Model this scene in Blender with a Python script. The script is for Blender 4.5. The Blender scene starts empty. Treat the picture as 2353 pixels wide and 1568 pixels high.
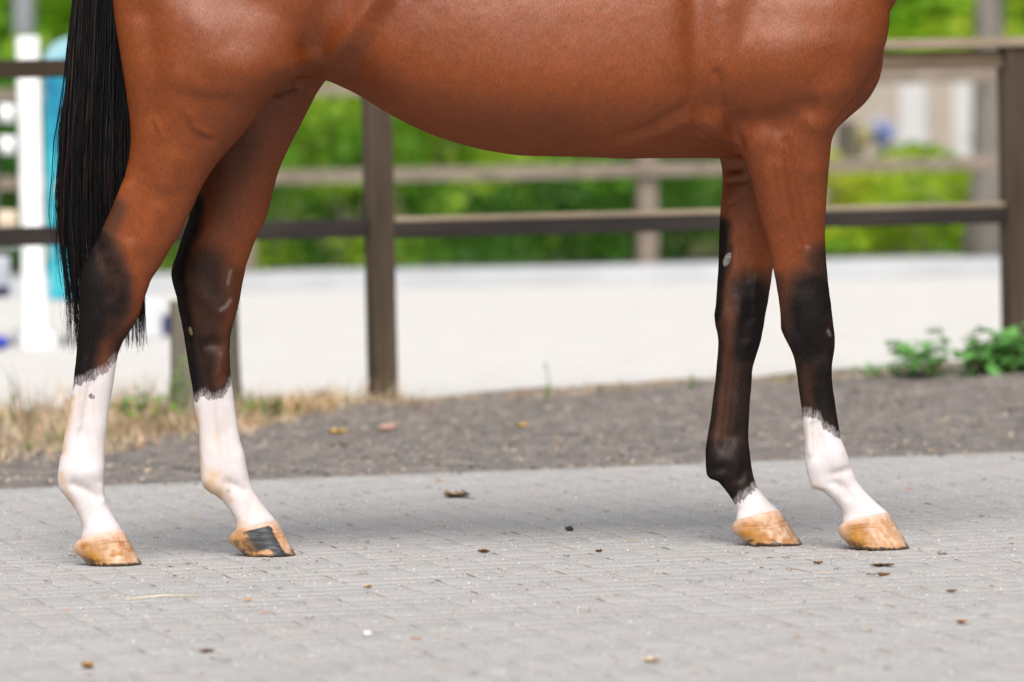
import bpy, bmesh, math, random
import numpy as np
from mathutils import Matrix, Vector

random.seed(7)
rng = np.random.default_rng(11)
S = bpy.context.scene
COL = S.collection

# ------------------------------------------------------------------ camera
FPX = 13072.0                      # focal length in pixels of a 2353 px wide frame (200 mm on 36 mm)
CAM = np.array([0.0, 0.0, 1.026])
PITCH = math.atan(526.0 / FPX)
ROLL = math.radians(1.2)
_rot = Matrix.Rotation(math.radians(90) - PITCH, 3, 'X') @ Matrix.Rotation(-ROLL, 3, 'Z')
R = np.array(_rot)
cam_d = bpy.data.cameras.new('camera')
cam = bpy.data.objects.new('camera', cam_d)
COL.objects.link(cam)
cam.matrix_world = Matrix.Translation(Vector(CAM)) @ _rot.to_4x4()
cam_d.sensor_width = 36.0
cam_d.lens = 36.0 * FPX / 2353.0
cam_d.clip_start = 0.1
cam_d.clip_end = 2000.0
cam_d.dof.use_dof = True
cam_d.dof.focus_distance = 13.12
cam_d.dof.aperture_fstop = 3.5
S.camera = cam

# ------------------------------------------------------------------ light
SUN_EL, SUN_AZ = math.radians(48), math.radians(184)     # azimuth measured from +Y towards +X
world = bpy.data.worlds.new('World')
S.world = world
world.use_nodes = True
wn, wl = world.node_tree.nodes, world.node_tree.links
wn.clear()
sky = wn.new('ShaderNodeTexSky')
sky.sky_type = 'NISHITA'
sky.sun_disc = False
sky.sun_elevation = SUN_EL
sky.sun_rotation = SUN_AZ
sky.air_density = 1.0
sky.dust_density = 3.5
sky.ozone_density = 1.0
hsv = wn.new('ShaderNodeHueSaturation')
hsv.inputs['Saturation'].default_value = 0.35
bg = wn.new('ShaderNodeBackground')
bg.inputs['Strength'].default_value = 0.075
wo = wn.new('ShaderNodeOutputWorld')
wl.new(sky.outputs[0], hsv.inputs['Color'])
wl.new(hsv.outputs[0], bg.inputs['Color'])
wl.new(bg.outputs[0], wo.inputs['Surface'])

sun_d = bpy.data.lights.new('sun', 'SUN')
sun_d.energy = 1.5
sun_d.angle = math.radians(42)
sun_d.color = (1.0, 0.965, 0.92)
sun = bpy.data.objects.new('sun', sun_d)
COL.objects.link(sun)
_sd = Vector((math.sin(SUN_AZ) * math.cos(SUN_EL), math.cos(SUN_AZ) * math.cos(SUN_EL), math.sin(SUN_EL)))
sun.rotation_euler = _sd.to_track_quat('Z', 'Y').to_euler()

S.view_settings.view_transform = 'Standard'
S.view_settings.look = 'None'
S.view_settings.exposure = 1.15
S.view_settings.gamma = 1.0
S.view_settings.use_curve_mapping = False
S.render.engine = 'CYCLES'
S.cycles.use_denoising = True
S.cycles.max_bounces = 6
S.cycles.sample_clamp_indirect = 4.0

# ------------------------------------------------------------------ helpers
def W(px, py, Y):
    """point at depth Y seen at photo position px, py (arrays allowed)"""
    px, py, Y = np.broadcast_arrays(np.asarray(px, float), np.asarray(py, float), np.asarray(Y, float))
    d = np.stack([(px - 1176.5) / FPX, -(py - 784.0) / FPX, -np.ones_like(px)], -1) @ R.T
    return CAM + d * (Y / d[..., 1])[..., None]

def P(V):
    """photo position of world points"""
    q = (np.asarray(V, float) - CAM) @ R
    return 1176.5 + FPX * q[:, 0] / -q[:, 2], 784.0 - FPX * q[:, 1] / -q[:, 2]

def ground_at(px, py, z=0.0):
    d = np.array([(px - 1176.5) / FPX, -(py - 784.0) / FPX, -1.0]) @ R.T
    return CAM + d * ((z - CAM[2]) / d[2])

def mesh_np(name, V, F):
    """mesh from arrays; F is one (n,k) array or a list of such arrays"""
    V = np.asarray(V, np.float32)
    Fs = F if isinstance(F, list) else [F]
    me = bpy.data.meshes.new(name)
    me.vertices.add(len(V))
    me.vertices.foreach_set('co', V.ravel())
    tot = sum(f.size for f in Fs)
    loops = np.concatenate([f.ravel() for f in Fs]).astype(np.int32)
    me.loops.add(tot)
    me.loops.foreach_set('vertex_index', loops)
    sizes = np.concatenate([np.full(len(f), f.shape[1], np.int32) for f in Fs])
    starts = np.concatenate([[0], np.cumsum(sizes)[:-1]]).astype(np.int32)
    me.polygons.add(len(sizes))
    me.polygons.foreach_set('loop_start', starts)
    me.update(calc_edges=True)
    return me

def smooth(me, on=True):
    me.polygons.foreach_set('use_smooth', np.full(len(me.polygons), on, bool))

def link(name, me, mat=None, parent=None, loc=None):
    o = bpy.data.objects.new(name, me)
    COL.objects.link(o)
    if mat is not None and me is not None and not me.materials:
        me.materials.append(mat)
    if parent is not None:
        o.parent = parent
        o.matrix_parent_inverse = parent_matrix(parent).inverted()
    if loc is not None:
        o.location = loc
    return o

def parent_matrix(o):
    m = Matrix.Translation(o.location) @ o.rotation_euler.to_matrix().to_4x4()
    if o.parent is not None:
        m = parent_matrix(o.parent) @ o.matrix_parent_inverse @ m
    return m

def tag(o, label=None, cat=None, group=None, kind=None):
    if label: o['label'] = label
    if cat: o['category'] = cat
    if group: o['group'] = group
    if kind: o['kind'] = kind
    return o

def empty(name, loc, label, cat, group=None):
    o = bpy.data.objects.new(name, None)
    COL.objects.link(o)
    o.location = loc
    o.empty_display_size = 0.1
    return tag(o, label, cat, group)

def attr(me, name, vals):
    a = me.attributes.new(name, 'FLOAT', 'POINT')
    a.data.foreach_set('value', np.asarray(vals, np.float32))

def attr_color(me, name, vals):
    a = me.attributes.new(name, 'FLOAT_COLOR', 'POINT')
    v = np.ones((len(vals), 4), np.float32)
    v[:, :3] = vals
    a.data.foreach_set('color', v.ravel())

def lin(r, g, b):
    c = np.array([r, g, b], float) / 255.0
    return tuple(np.where(c <= 0.04045, c / 12.92, ((c + 0.055) / 1.055) ** 2.4))

def sstep(x):
    x = np.clip(x, 0, 1)
    return x * x * (3 - 2 * x)

class Mat:
    """small node builder round one Principled BSDF"""
    def __init__(self, name):
        self.m = bpy.data.materials.new(name)
        self.m.use_nodes = True
        self.n, self.l = self.m.node_tree.nodes, self.m.node_tree.links
        self.bsdf = self.n['Principled BSDF']
        self.out = self.n['Material Output']
        self.tc = self.n.new('ShaderNodeTexCoord')
    def new(self, t, **kw):
        nd = self.n.new(t)
        for k, v in kw.items():
            setattr(nd, k, v)
        return nd
    def put(self, sock, v):
        if hasattr(v, 'links') or isinstance(v, bpy.types.NodeSocket):
            self.l.new(v, sock)
        elif isinstance(v, (tuple, list)) and sock.type == 'RGBA' and len(v) == 3:
            sock.default_value = (*v, 1.0)
        elif sock.type == 'RGBA' and not isinstance(v, (tuple, list)):
            sock.default_value = (v, v, v, 1.0)
        else:
            sock.default_value = v
    def noise(self, scale, detail=3.0, rough=0.55, stretch=None, coord='Object', dist=0.0):
        src = self.tc.outputs[coord]
        if stretch:
            mp = self.new('ShaderNodeMapping')
            mp.inputs['Scale'].default_value = stretch
            self.l.new(src, mp.inputs['Vector'])
            src = mp.outputs[0]
        t = self.new('ShaderNodeTexNoise')
        self.l.new(src, t.inputs['Vector'])
        t.inputs['Scale'].default_value = scale
        t.inputs['Detail'].default_value = detail
        t.inputs['Roughness'].default_value = rough
        t.inputs['Distortion'].default_value = dist
        return t.outputs['Fac']
    def ramp(self, fac, stops):
        r = self.new('ShaderNodeValToRGB')
        self.l.new(fac, r.inputs[0])
        els = r.color_ramp.elements
        while len(els) < len(stops):
            els.new(0.5)
        for e, (p, c) in zip(els, stops):
            e.position = p
            e.color = (*c, 1.0) if isinstance(c, (tuple, list)) else (c, c, c, 1.0)
        return r.outputs[0]
    def mix(self, fac, a, b, mode='MIX'):
        x = self.new('ShaderNodeMix', data_type='RGBA', blend_type=mode)
        self.put(x.inputs[0], fac)
        self.put(x.inputs[6], a)
        self.put(x.inputs[7], b)
        return x.outputs[2]
    def math(self, op, a, b=0.0, c=None, clamp=False):
        x = self.new('ShaderNodeMath', operation=op, use_clamp=clamp)
        self.put(x.inputs[0], a)
        self.put(x.inputs[1], b)
        if c is not None:
            self.put(x.inputs[2], c)
        return x.outputs[0]
    def at(self, name, kind='Fac'):
        a = self.new('ShaderNodeAttribute', attribute_name=name)
        return a.outputs[kind]
    def bump(self, h, strength, dist=0.002):
        b = self.new('ShaderNodeBump')
        b.inputs['Strength'].default_value = strength
        b.inputs['Distance'].default_value = dist
        self.l.new(h, b.inputs['Height'])
        self.l.new(b.outputs[0], self.bsdf.inputs['Normal'])
    def base(self, c, rough=0.6, spec=0.3):
        self.put(self.bsdf.inputs['Base Color'], c)
        self.put(self.bsdf.inputs['Roughness'], rough)
        self.put(self.bsdf.inputs['Specular IOR Level'], spec)
        return self

def simple(name, c1, c2, scale, rough=0.7, spec=0.25, bump=0.3, bscale=None, stretch=None, dist=0.003):
    m = Mat(name)
    n = m.noise(scale, 5, 0.6, stretch)
    m.base(m.ramp(n, [(0.3, c1), (0.7, c2)]), rough, spec)
    if bump:
        m.bump(m.noise(bscale or scale * 4, 5, 0.65, stretch), bump, dist)
    return m.m

def vcol_mat(name, rough=0.7, spec=0.25, nscale=30.0, namt=0.25, translucent=0.0, bump=0.0):
    """object colours carried by the mesh, broken up with noise"""
    m = Mat(name)
    n = m.noise(nscale, 4, 0.6)
    c = m.mix(1.0, m.at('tint', 'Color'), m.ramp(n, [(0.25, 1 - namt), (0.75, 1 + namt)]), 'MULTIPLY')
    m.base(c, rough, spec)
    if bump:
        m.bump(n, bump, 0.003)
    if translucent:
        tr = m.new('ShaderNodeBsdfTranslucent')
        m.l.new(c, tr.inputs['Color'])
        mx = m.new('ShaderNodeMixShader')
        mx.inputs[0].default_value = translucent
        m.l.new(m.bsdf.outputs[0], mx.inputs[1])
        m.l.new(tr.outputs[0], mx.inputs[2])
        m.l.new(mx.outputs[0], m.out.inputs['Surface'])
    return m.m

def box_bm(bm, cx, cy, cz, sx, sy, sz, rotz=0.0, bev=0.0):
    m = Matrix.Translation((cx, cy, cz)) @ Matrix.Rotation(rotz, 4, 'Z') @ Matrix.Diagonal((sx, sy, sz, 1))
    g = bmesh.ops.create_cube(bm, size=1.0, matrix=m)
    if bev:
        es = list({e for v in g['verts'] for e in v.link_edges})
        bmesh.ops.bevel(bm, geom=es, offset=bev, segments=2, affect='EDGES', profile=0.6)
    return g['verts']

def bm_obj(name, bm, mat, parent=None, sm=False):
    me = bpy.data.meshes.new(name)
    bm.to_mesh(me)
    bm.free()
    if sm:
        smooth(me)
    return link(name, me, mat, parent)

def tube_np(pts, rad, sides=8, squash=None):
    """closed tube along pts, returns V, quads(+caps as fans)"""
    pts = np.asarray(pts, float)
    n = len(pts)
    rad = np.broadcast_to(np.asarray(rad, float), (n,))
    t = np.gradient(pts, axis=0)
    t /= np.linalg.norm(t, axis=1)[:, None] + 1e-9
    ref = np.array([0.0, 1.0, 0.0]) if abs(t[:, 1]).mean() < 0.8 else np.array([1.0, 0, 0])
    a = np.cross(t, ref); a /= np.linalg.norm(a, axis=1)[:, None] + 1e-9
    b = np.cross(t, a)
    th = np.linspace(0, 2 * math.pi, sides, endpoint=False)
    V = pts[:, None] + rad[:, None, None] * (a[:, None] * np.cos(th)[None, :, None] + b[:, None] * np.sin(th)[None, :, None] * (squash or 1.0))
    V = V.reshape(-1, 3)
    i = np.arange(n - 1)[:, None] * sides
    j = np.arange(sides)[None]
    k = (j + 1) % sides
    Q = np.stack([i + j, i + k, i + k + sides, i + j + sides], -1).reshape(-1, 4)
    V = np.vstack([V, pts[:1], pts[-1:]])
    c0, c1 = len(V) - 2, len(V) - 1
    j = np.arange(sides); k = (j + 1) % sides
    T = np.vstack([np.stack([np.full(sides, c0), k, j], 1), np.stack([np.full(sides, c1), (n - 1) * sides + j, (n - 1) * sides + k], 1)])
    return V, Q, T

def join_np(parts):
    Vs, Qs, Ts, off = [], [], [], 0
    for V, Q, T in parts:
        Vs.append(V)
        if Q is not None and len(Q): Qs.append(Q + off)
        if T is not None and len(T): Ts.append(T + off)
        off += len(V)
    F = []
    if Qs: F.append(np.vstack(Qs))
    if Ts: F.append(np.vstack(Ts))
    return np.vstack(Vs), F

def scatter_shape(base_V, base_F, pos, scale, rotz, tilt=None, aniso=None):
    """many copies of a small shape merged into arrays"""
    n, m = len(pos), len(base_V)
    V = np.repeat(base_V[None], n, 0)
    if aniso is not None:
        V = V * aniso[:, None, :]
    V = V * np.asarray(scale)[:, None, None]
    if tilt is not None:
        c, s = np.cos(tilt)[:, None], np.sin(tilt)[:, None]
        y, z = V[..., 1].copy(), V[..., 2].copy()
        V[..., 1], V[..., 2] = c * y - s * z, s * y + c * z
    c, s = np.cos(rotz)[:, None], np.sin(rotz)[:, None]
    x, y = V[..., 0].copy(), V[..., 1].copy()
    V[..., 0], V[..., 1] = c * x - s * y, s * x + c * y
    V += np.asarray(pos)[:, None]
    F = (base_F[None] + (np.arange(n) * m)[:, None, None]).reshape(-1, base_F.shape[1])
    return V.reshape(-1, 3), F

OCT_V = np.array([[1, 0, 0], [0, 1, 0], [-1, 0, 0], [0, -1, 0], [0, 0, 1], [0, 0, -1]], float)
OCT_F = np.array([[0, 1, 4], [1, 2, 4], [2, 3, 4], [3, 0, 4], [1, 0, 5], [2, 1, 5], [3, 2, 5], [0, 3, 5]])
def ico(sub=1, seed=0, rough=0.15):
    bm = bmesh.new()
    bmesh.ops.create_icosphere(bm, subdivisions=sub, radius=1.0)
    r = random.Random(seed)
    V = np.array([v.co * (1 + r.uniform(-rough, rough)) for v in bm.verts])
    F = np.array([[v.index for v in f.verts] for f in bm.faces])
    bm.free()
    return V, F

def vnoise(x, y, seed=0):
    """cheap smooth value noise on arrays"""
    x = np.asarray(x, float); y = np.asarray(y, float)
    xi, yi = np.floor(x).astype(np.int64), np.floor(y).astype(np.int64)
    fx, fy = x - xi, y - yi
    fx, fy = fx * fx * (3 - 2 * fx), fy * fy * (3 - 2 * fy)
    def h(a, b):
        n = (a * 374761393 + b * 668265263 + seed * 982451653) & 0x7fffffff
        n = ((n ^ (n >> 13)) * 1274126177) & 0x7fffffff
        return (n ^ (n >> 16)) % 10007 / 10007.0
    return (h(xi, yi) * (1 - fx) + h(xi + 1, yi) * fx) * (1 - fy) + (h(xi, yi + 1) * (1 - fx) + h(xi + 1, yi + 1) * fx) * fy

# ================================================================== SETTING
TH = math.radians(14.0)                         # the paving edge and the fence run off at this angle
EX = np.array([math.cos(TH), math.sin(TH)])     # along the edge
EY = np.array([-math.sin(TH), math.cos(TH)])    # away from the paving
E0 = np.array([0.0, 16.32])                     # a point of the paving edge
def along(x, y):
    q = np.stack([np.asarray(x, float) - E0[0], np.asarray(y, float) - E0[1]], -1)
    return q @ EX, q @ EY
FENCE_V = 3.93                                  # the near fence runs this far beyond the edge

def verge_z(u, v):
    bank = 0.066 * sstep((u - 0.75) / 2.3) * sstep((v - 0.3) / 2.6)
    bump = (vnoise(u * 3.1, v * 3.1, 3) - 0.5) * 0.03 + (vnoise(u * 11, v * 11, 4) - 0.5) * 0.016
    edge = sstep(v / 0.3)
    return (bank + bump * edge) * 1.0 - 0.006 * (1 - edge) + 0.004

def sheet(name, x0, x1, y0, y1, z, mat, nx=1, ny=1):
    xs, ys = np.linspace(x0, x1, nx + 1), np.linspace(y0, y1, ny + 1)
    X, Y = np.meshgrid(xs, ys)
    V = np.stack([X, Y, np.full_like(X, z)], -1).reshape(-1, 3)
    i = np.arange(ny)[:, None] * (nx + 1) + np.arange(nx)[None]
    F = np.stack([i, i + 1, i + nx + 2, i + nx + 1], -1).reshape(-1, 4)
    o = link(name, mesh_np(name, V, F), mat)
    o['kind'] = 'structure'
    return o

# --- materials of the ground
def ground_mat():
    m = Mat('meadow_soil')
    n = m.noise(0.6, 6, 0.6)
    m.base(m.ramp(n, [(0.3, (0.05, 0.08, 0.02)), (0.7, (0.14, 0.13, 0.06))]), 0.9, 0.1)
    m.bump(m.noise(20, 5), 0.5, 0.02)
    return m.m

def joint_mat():
    m = Mat('joint_sand')
    n = m.noise(160, 4, 0.7)
    m.base(m.ramp(n, [(0.3, (0.26, 0.245, 0.23)), (0.55, (0.35, 0.34, 0.33)), (0.75, (0.46, 0.45, 0.44))]), 0.95, 0.1)
    m.bump(m.noise(500, 3), 0.4, 0.001)
    return m.m

def paver_mat():
    m = Mat('dusty_concrete')
    fine = m.noise(430, 3, 0.8)
    mid = m.noise(60, 5, 0.65)
    big = m.noise(1.7, 4, 0.6)
    c = m.ramp(fine, [(0.28, (0.240, 0.226, 0.217)), (0.46, (0.369, 0.352, 0.342)), (0.58, (0.424, 0.406, 0.396)), (0.72, (0.64, 0.615, 0.60))])
    c = m.mix(1.0, c, m.ramp(m.noise(150, 4, 0.75), [(0.3, 0.70), (0.5, 1.0), (0.7, 1.30)]), 'MULTIPLY')
    c = m.mix(1.0, c, m.ramp(mid, [(0.3, 0.90), (0.7, 1.08)]), 'MULTIPLY')
    c = m.mix(m.math('MULTIPLY', big, 0.5), c, m.ramp(big, [(0.35, (0.36, 0.345, 0.335)), (0.7, (0.42, 0.415, 0.41))]))
    c = m.mix(1.0, c, m.at('tint', 'Color'), 'MULTIPLY')
    m.base(c, 0.85, 0.2)
    m.bump(fine, 0.5, 0.002)
    return m.m

def verge_mat():
    m = Mat('verge_dirt')
    a = m.noise(26, 6, 0.7)
    b = m.noise(110, 4, 0.7)
    big = m.noise(1.3, 3, 0.5)
    c = m.ramp(a, [(0.30, (0.112, 0.097, 0.088)), (0.5, (0.180, 0.157, 0.142)), (0.7, (0.29, 0.25, 0.222))])
    c = m.mix(0.45, c, m.ramp(b, [(0.3, (0.10, 0.088, 0.08)), (0.7, (0.28, 0.25, 0.23))]))
    c = m.mix(1.0, c, m.ramp(big, [(0.3, 0.92), (0.7, 1.12)]), 'MULTIPLY')
    c = m.mix(1.0, c, m.ramp(m.noise(11, 4, 0.65), [(0.32, 0.66), (0.5, 1.0), (0.68, 1.38)]), 'MULTIPLY')
    c = m.mix(m.ramp(m.noise(42, 2, 0.5), [(0.64, 0.0), (0.72, 0.6)]), c, (0.36, 0.29, 0.22))
    m.base(c, 0.95, 0.1)
    m.bump(b, 0.7, 0.008)
    return m.m

def sand_mat():
    m = Mat('arena_sand')
    n = m.noise(5, 6, 0.7)
    m.base(m.ramp(n, [(0.3, (0.550, 0.525, 0.495)), (0.7, (0.645, 0.622, 0.595))]), 0.95, 0.1)
    m.bump(m.noise(30, 5, 0.7), 0.5, 0.02)
    return m.m

sheet('ground', -400, 400, -60, 700, -0.07, ground_mat(), 4, 4)

def quad_strip(name, u0, u1, v0, v1, z, mat):
    pts = []
    for u, v in ((u0, v0), (u1, v0), (u1, v1), (u0, v1)):
        p = E0 + EX * u + EY * v
        pts.append((p[0], p[1], z))
    o = link(name, mesh_np(name, np.array(pts), np.array([[0, 1, 2, 3]])), mat)
    o['kind'] = 'structure'
    return o
paving = quad_strip('pavement', -40, 40, -45, -0.02, -0.0009, joint_mat())

# --- concrete block pavers laid in herringbone, rotated with the edge
def pavers():
    L, Wd, gap, dep = 0.20, 0.10, 0.004, 0.05
    blocks = []
    for i in range(-70, 71):
        for k in range(-70, 71):
            # herringbone unit: one lying, one standing block
            ox = (i * 0.1 + k * 0.2 * 1.0)
            oy = (i * 0.1 - k * 0.2 * 1.0)
            blocks.append((ox + 0.1, oy + 0.05, L, Wd))
            blocks.append((ox + 0.05 - 0.1 + 0.0, oy + 0.1 + 0.0, Wd, L))
    B = np.array(blocks)
    p = E0 + (B[:, :1] * EX) + ((B[:, 1:2] - 3.2) * EY)
    keep = (p[:, 1] > 9.6) & (np.abs(p[:, 0]) < 0.115 * p[:, 1] + 0.25)
    u, v = along(p[:, 0], p[:, 1])
    keep &= v < -0.12
    B, p = B[keep], p[keep]
    n = len(B)
    hx, hy = B[:, 2] / 2 - gap / 2, B[:, 3] / 2 - gap / 2
    ch = 0.004
    cor = np.array([[-1, -1], [1, -1], [1, 1], [-1, 1]], float)
    top = rng.uniform(-0.0004, 0.0004, n)
    tilt = rng.uniform(-0.0004, 0.0004, (n, 2))
    V = np.zeros((n, 12, 3))
    for r_, (ins, z) in enumerate(((0.0, -dep), (0.0, -0.0015), (ch, 0.0))):
        lx = cor[None, :, 0] * (hx[:, None] - ins)
        ly = cor[None, :, 1] * (hy[:, None] - ins)
        xy = p[:, None] + lx[..., None] * EX + ly[..., None] * EY
        V[:, r_ * 4:r_ * 4 + 4, :2] = xy
        V[:, r_ * 4:r_ * 4 + 4, 2] = z + top[:, None] + tilt[:, :1] * cor[None, :, 0] + tilt[:, 1:] * cor[None, :, 1]
    q = [[8, 9, 10, 11]]
    for r_ in (0, 4):
        for a in range(4):
            b = (a + 1) % 4
            q.append([r_ + a, r_ + b, r_ + 4 + b, r_ + 4 + a])
    F = (np.array(q)[None] + (np.arange(n) * 12)[:, None, None]).reshape(-1, 4)
    me = mesh_np('pavers', V.reshape(-1, 3), F)
    t = 1 + rng.normal(0, 0.012, n)
    tint = np.stack([t * (1 + rng.normal(0, 0.006, n)), t, t * (1 + rng.normal(0, 0.006, n))], -1)
    attr_color(me, 'tint', np.repeat(tint, 12, 0))
    o = link('paver', me, paver_mat(), paving)
    o['kind'] = 'stuff'
    return n
pavers()

# --- gravelly verge between paving and fence
def verge():
    us = np.linspace(-3.2, 4.2, 300)
    vs = np.linspace(-0.05, 4.25, 170)
    U, Vv = np.meshgrid(us, vs)
    p = E0 + U[..., None] * EX + Vv[..., None] * EY
    z = verge_z(U, Vv)
    wob = (vnoise(us * 5, us * 0, 9) - 0.5) * 0.10
    p[0] += wob[:, None] * EY
    V = np.concatenate([p, z[..., None]], -1).reshape(-1, 3)
    nx, ny = len(us), len(vs)
    i = np.arange(ny - 1)[:, None] * nx + np.arange(nx - 1)[None]
    F = np.stack([i, i + 1, i + nx + 1, i + nx], -1).reshape(-1, 4)
    me = mesh_np('verge', V, F)
    smooth(me)
    o = link('verge', me, verge_mat())
    o['kind'] = 'structure'
verge()
quad_strip('verge_ground', -60, 60, -0.02, 4.4, -0.02, verge_mat())
sheet('arena_sand', -60, 60, 18.0, 34.6, -0.035, sand_mat(), 1, 1)
def path_mat():
    return simple('grey_path', (0.50, 0.51, 0.525), (0.62, 0.63, 0.64), 3, 0.9, 0.1, 0.2)
sheet('path', -60, 60, 34.75, 39.2, -0.028, path_mat())

def stones(name, n, region, size, cols, mat, flat=0.7, seed=1, z0=None, label=None, cat=None):
    r = np.random.default_rng(seed)
    u = r.uniform(region[0], region[1], n); v = region[2] + (region[3] - region[2]) * r.random(n)
    p = E0 + u[:, None] * EX + v[:, None] * EY
    s = size[0] * (size[1] / size[0]) ** (r.random(n) ** 2.2)
    z = (verge_z(u, v) if z0 is None else np.full(n, z0)) + s * flat * 0.35
    an = np.stack([r.uniform(0.8, 1.5, n), r.uniform(0.7, 1.1, n), np.full(n, flat) * r.uniform(0.6, 1.1, n)], -1)
    V, F = scatter_shape(OCT_V if size[1] < 0.012 else ico(1, seed, 0.2)[0], OCT_F if size[1] < 0.012 else ico(1, seed, 0.2)[1],
                         np.column_stack([p, z]), s, r.uniform(0, 6.28, n), r.uniform(-0.4, 0.4, n), an)
    me = mesh_np(name, V, F)
    cols = np.array(cols)
    c = cols[r.integers(0, len(cols), n)] * r.uniform(0.75, 1.2, (n, 1))
    attr_color(me, 'tint', np.repeat(c, len(V) // n, 0))
    smooth(me, size[1] >= 0.012)
    o = link(name, me, mat)
    tag(o, label, cat, None, 'stuff')
    return o
M_STONE = vcol_mat('stone_bits', 0.85, 0.2, 200, 0.2)
stones('grit', 62000, (-2.6, 2.6, -6.6, -0.05), (0.0009, 0.0030),
       [(0.62, 0.60, 0.57), (0.7, 0.68, 0.65), (0.55, 0.53, 0.51), (0.58, 0.45, 0.33), (0.24, 0.22, 0.21), (0.72, 0.69, 0.65), (0.66, 0.63, 0.60), (0.48, 0.45, 0.42)], M_STONE, 0.6, 5, 0.0005,
       'fine pale grit strewn over the grey block paving', 'grit')
stones('gravel', 14000, (-2.9, 3.6, -0.10, 4.0), (0.003, 0.0115),
       [(0.17, 0.15, 0.135), (0.26, 0.23, 0.205), (0.36, 0.31, 0.27), (0.10, 0.09, 0.085), (0.42, 0.33, 0.24), (0.30, 0.27, 0.26)], M_STONE, 0.7, 6, None,
       'grey and brown gravel lying on the verge before the fence', 'gravel')

# ================================================================== NEAR FENCE
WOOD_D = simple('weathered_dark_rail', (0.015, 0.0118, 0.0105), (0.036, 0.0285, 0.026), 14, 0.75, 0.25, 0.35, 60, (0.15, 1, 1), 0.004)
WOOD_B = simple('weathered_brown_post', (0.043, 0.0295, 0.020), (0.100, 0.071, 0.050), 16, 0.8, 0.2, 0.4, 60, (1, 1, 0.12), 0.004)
WOOD_T = simple('pale_tan_batten', (0.21, 0.162, 0.115), (0.34, 0.27, 0.195), 14, 0.85, 0.2, 0.3, 60, (0.15, 1, 1), 0.003)  # pale tan wood of the batten and cap board
WOOD_BR = simple('brown_rail', (0.11, 0.078, 0.052), (0.20, 0.145, 0.10), 14, 0.8, 0.2, 0.35, 60, (0.15, 1, 1), 0.004)
WOOD_DB = simple('dark_brown_rail', (0.022, 0.014, 0.008), (0.046, 0.030, 0.018), 14, 0.75, 0.25, 0.35, 60, (0.15, 1, 1), 0.004)
WOOD_G = simple('far_grey_wood', (0.145, 0.112, 0.09), (0.25, 0.20, 0.165), 8, 0.85, 0.15, 0.2, 30)

def fence_pt(px, py):
    """foot of the near fence under photo position"""
    # intersect the ray's ground track with the fence line
    d = W(px, py, 20.0) - CAM
    dx = d[0] / d[1]
    # E0 + u EX + FENCE_V EY with x = dx * y
    b = E0 + FENCE_V * EY
    u = (dx * b[1] - b[0]) / (EX[0] - dx * EX[1])
    return b + u * EX

def near_fence():
    root = empty('rail_fence', (*fence_pt(870, 800), 0.0), 'brown post and rail fence running behind the horse along the arena', 'fence')
    def rail(pa, pb, z, hgt, dep, mat, name, bev=0.006, label=None, fwd=0.0):
        a, b = np.array(pa), np.array(pb)
        c = (a + b) / 2 - np.array([-math.sin(TH), math.cos(TH)]) * fwd
        bm = bmesh.new()
        box_bm(bm, 0, 0, 0, np.linalg.norm(b - a), dep, hgt, 0, bev)
        for v in bm.verts:                        # a little sag and twist
            v.co.z += 0.004 * math.sin(v.co.x * 2.1 + z * 7)
        o = bm_obj(name, bm, mat, None)
        o.parent = root
        o.matrix_parent_inverse = parent_matrix(root).inverted()
        o.location = (c[0], c[1], z)
        o.rotation_euler = (0, 0, math.atan2(b[1] - a[1], b[0] - a[0]))
        if label: o['label'] = label
        return o
    posts = {}
    for k, px in enumerate((-640, 871, 2332)):
        p = fence_pt(px, 500)
        posts[k] = p
        bm = bmesh.new()
        hz = 1.285 if k < 2 else 1.262
        box_bm(bm, 0, 0, hz / 2 - 0.15, 0.086, 0.086, hz + 0.3, 0, 0.006)
        o = bm_obj('post', bm, WOOD_B, None)
        o.parent = root
        o.matrix_parent_inverse = parent_matrix(root).inverted()
        o.location = (p[0], p[1], 0)
        o.rotation_euler = (0, 0, math.radians(25))
    step = posts[2] - posts[1]
    p3 = posts[2] + step
    h = EX * 0.045
    def zc(px, py, q):          # height of a rail seen at py
        return W(px, py, W(px, py, q[1])[1])[2]
    zl = W(75, 545, fence_pt(75, 545)[1])[2]
    zlr = W(1650, 510, fence_pt(1650, 510)[1])[2]
    zu = W(75, 157, fence_pt(75, 157)[1])[2]
    zur = W(2150, 136, fence_pt(2150, 136)[1])[2]
    zcap = W(2150, 101, fence_pt(2150, 101)[1])[2]
    rail(posts[0] + h, posts[1] - h, zl, 0.066, 0.05, WOOD_D, 'rail')
    rail(posts[0] + h, posts[1] - h, zu, 0.064, 0.05, WOOD_DB, 'rail')
    for a, b in ((posts[1], posts[2]), (posts[2], p3)):
        rail(a + h, b - h, zlr - 0.004, 0.058, 0.05, WOOD_D, 'rail')
        rail(a + h, b - h, zlr + 0.0345, 0.018, 0.056, WOOD_T, 'batten', 0.004, 'pale batten along the top of the dark lower rail')
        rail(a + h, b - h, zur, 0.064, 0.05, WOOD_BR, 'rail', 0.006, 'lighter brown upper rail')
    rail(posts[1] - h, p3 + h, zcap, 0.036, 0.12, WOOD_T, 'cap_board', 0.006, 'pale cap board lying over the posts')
    return posts
near_fence()

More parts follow.
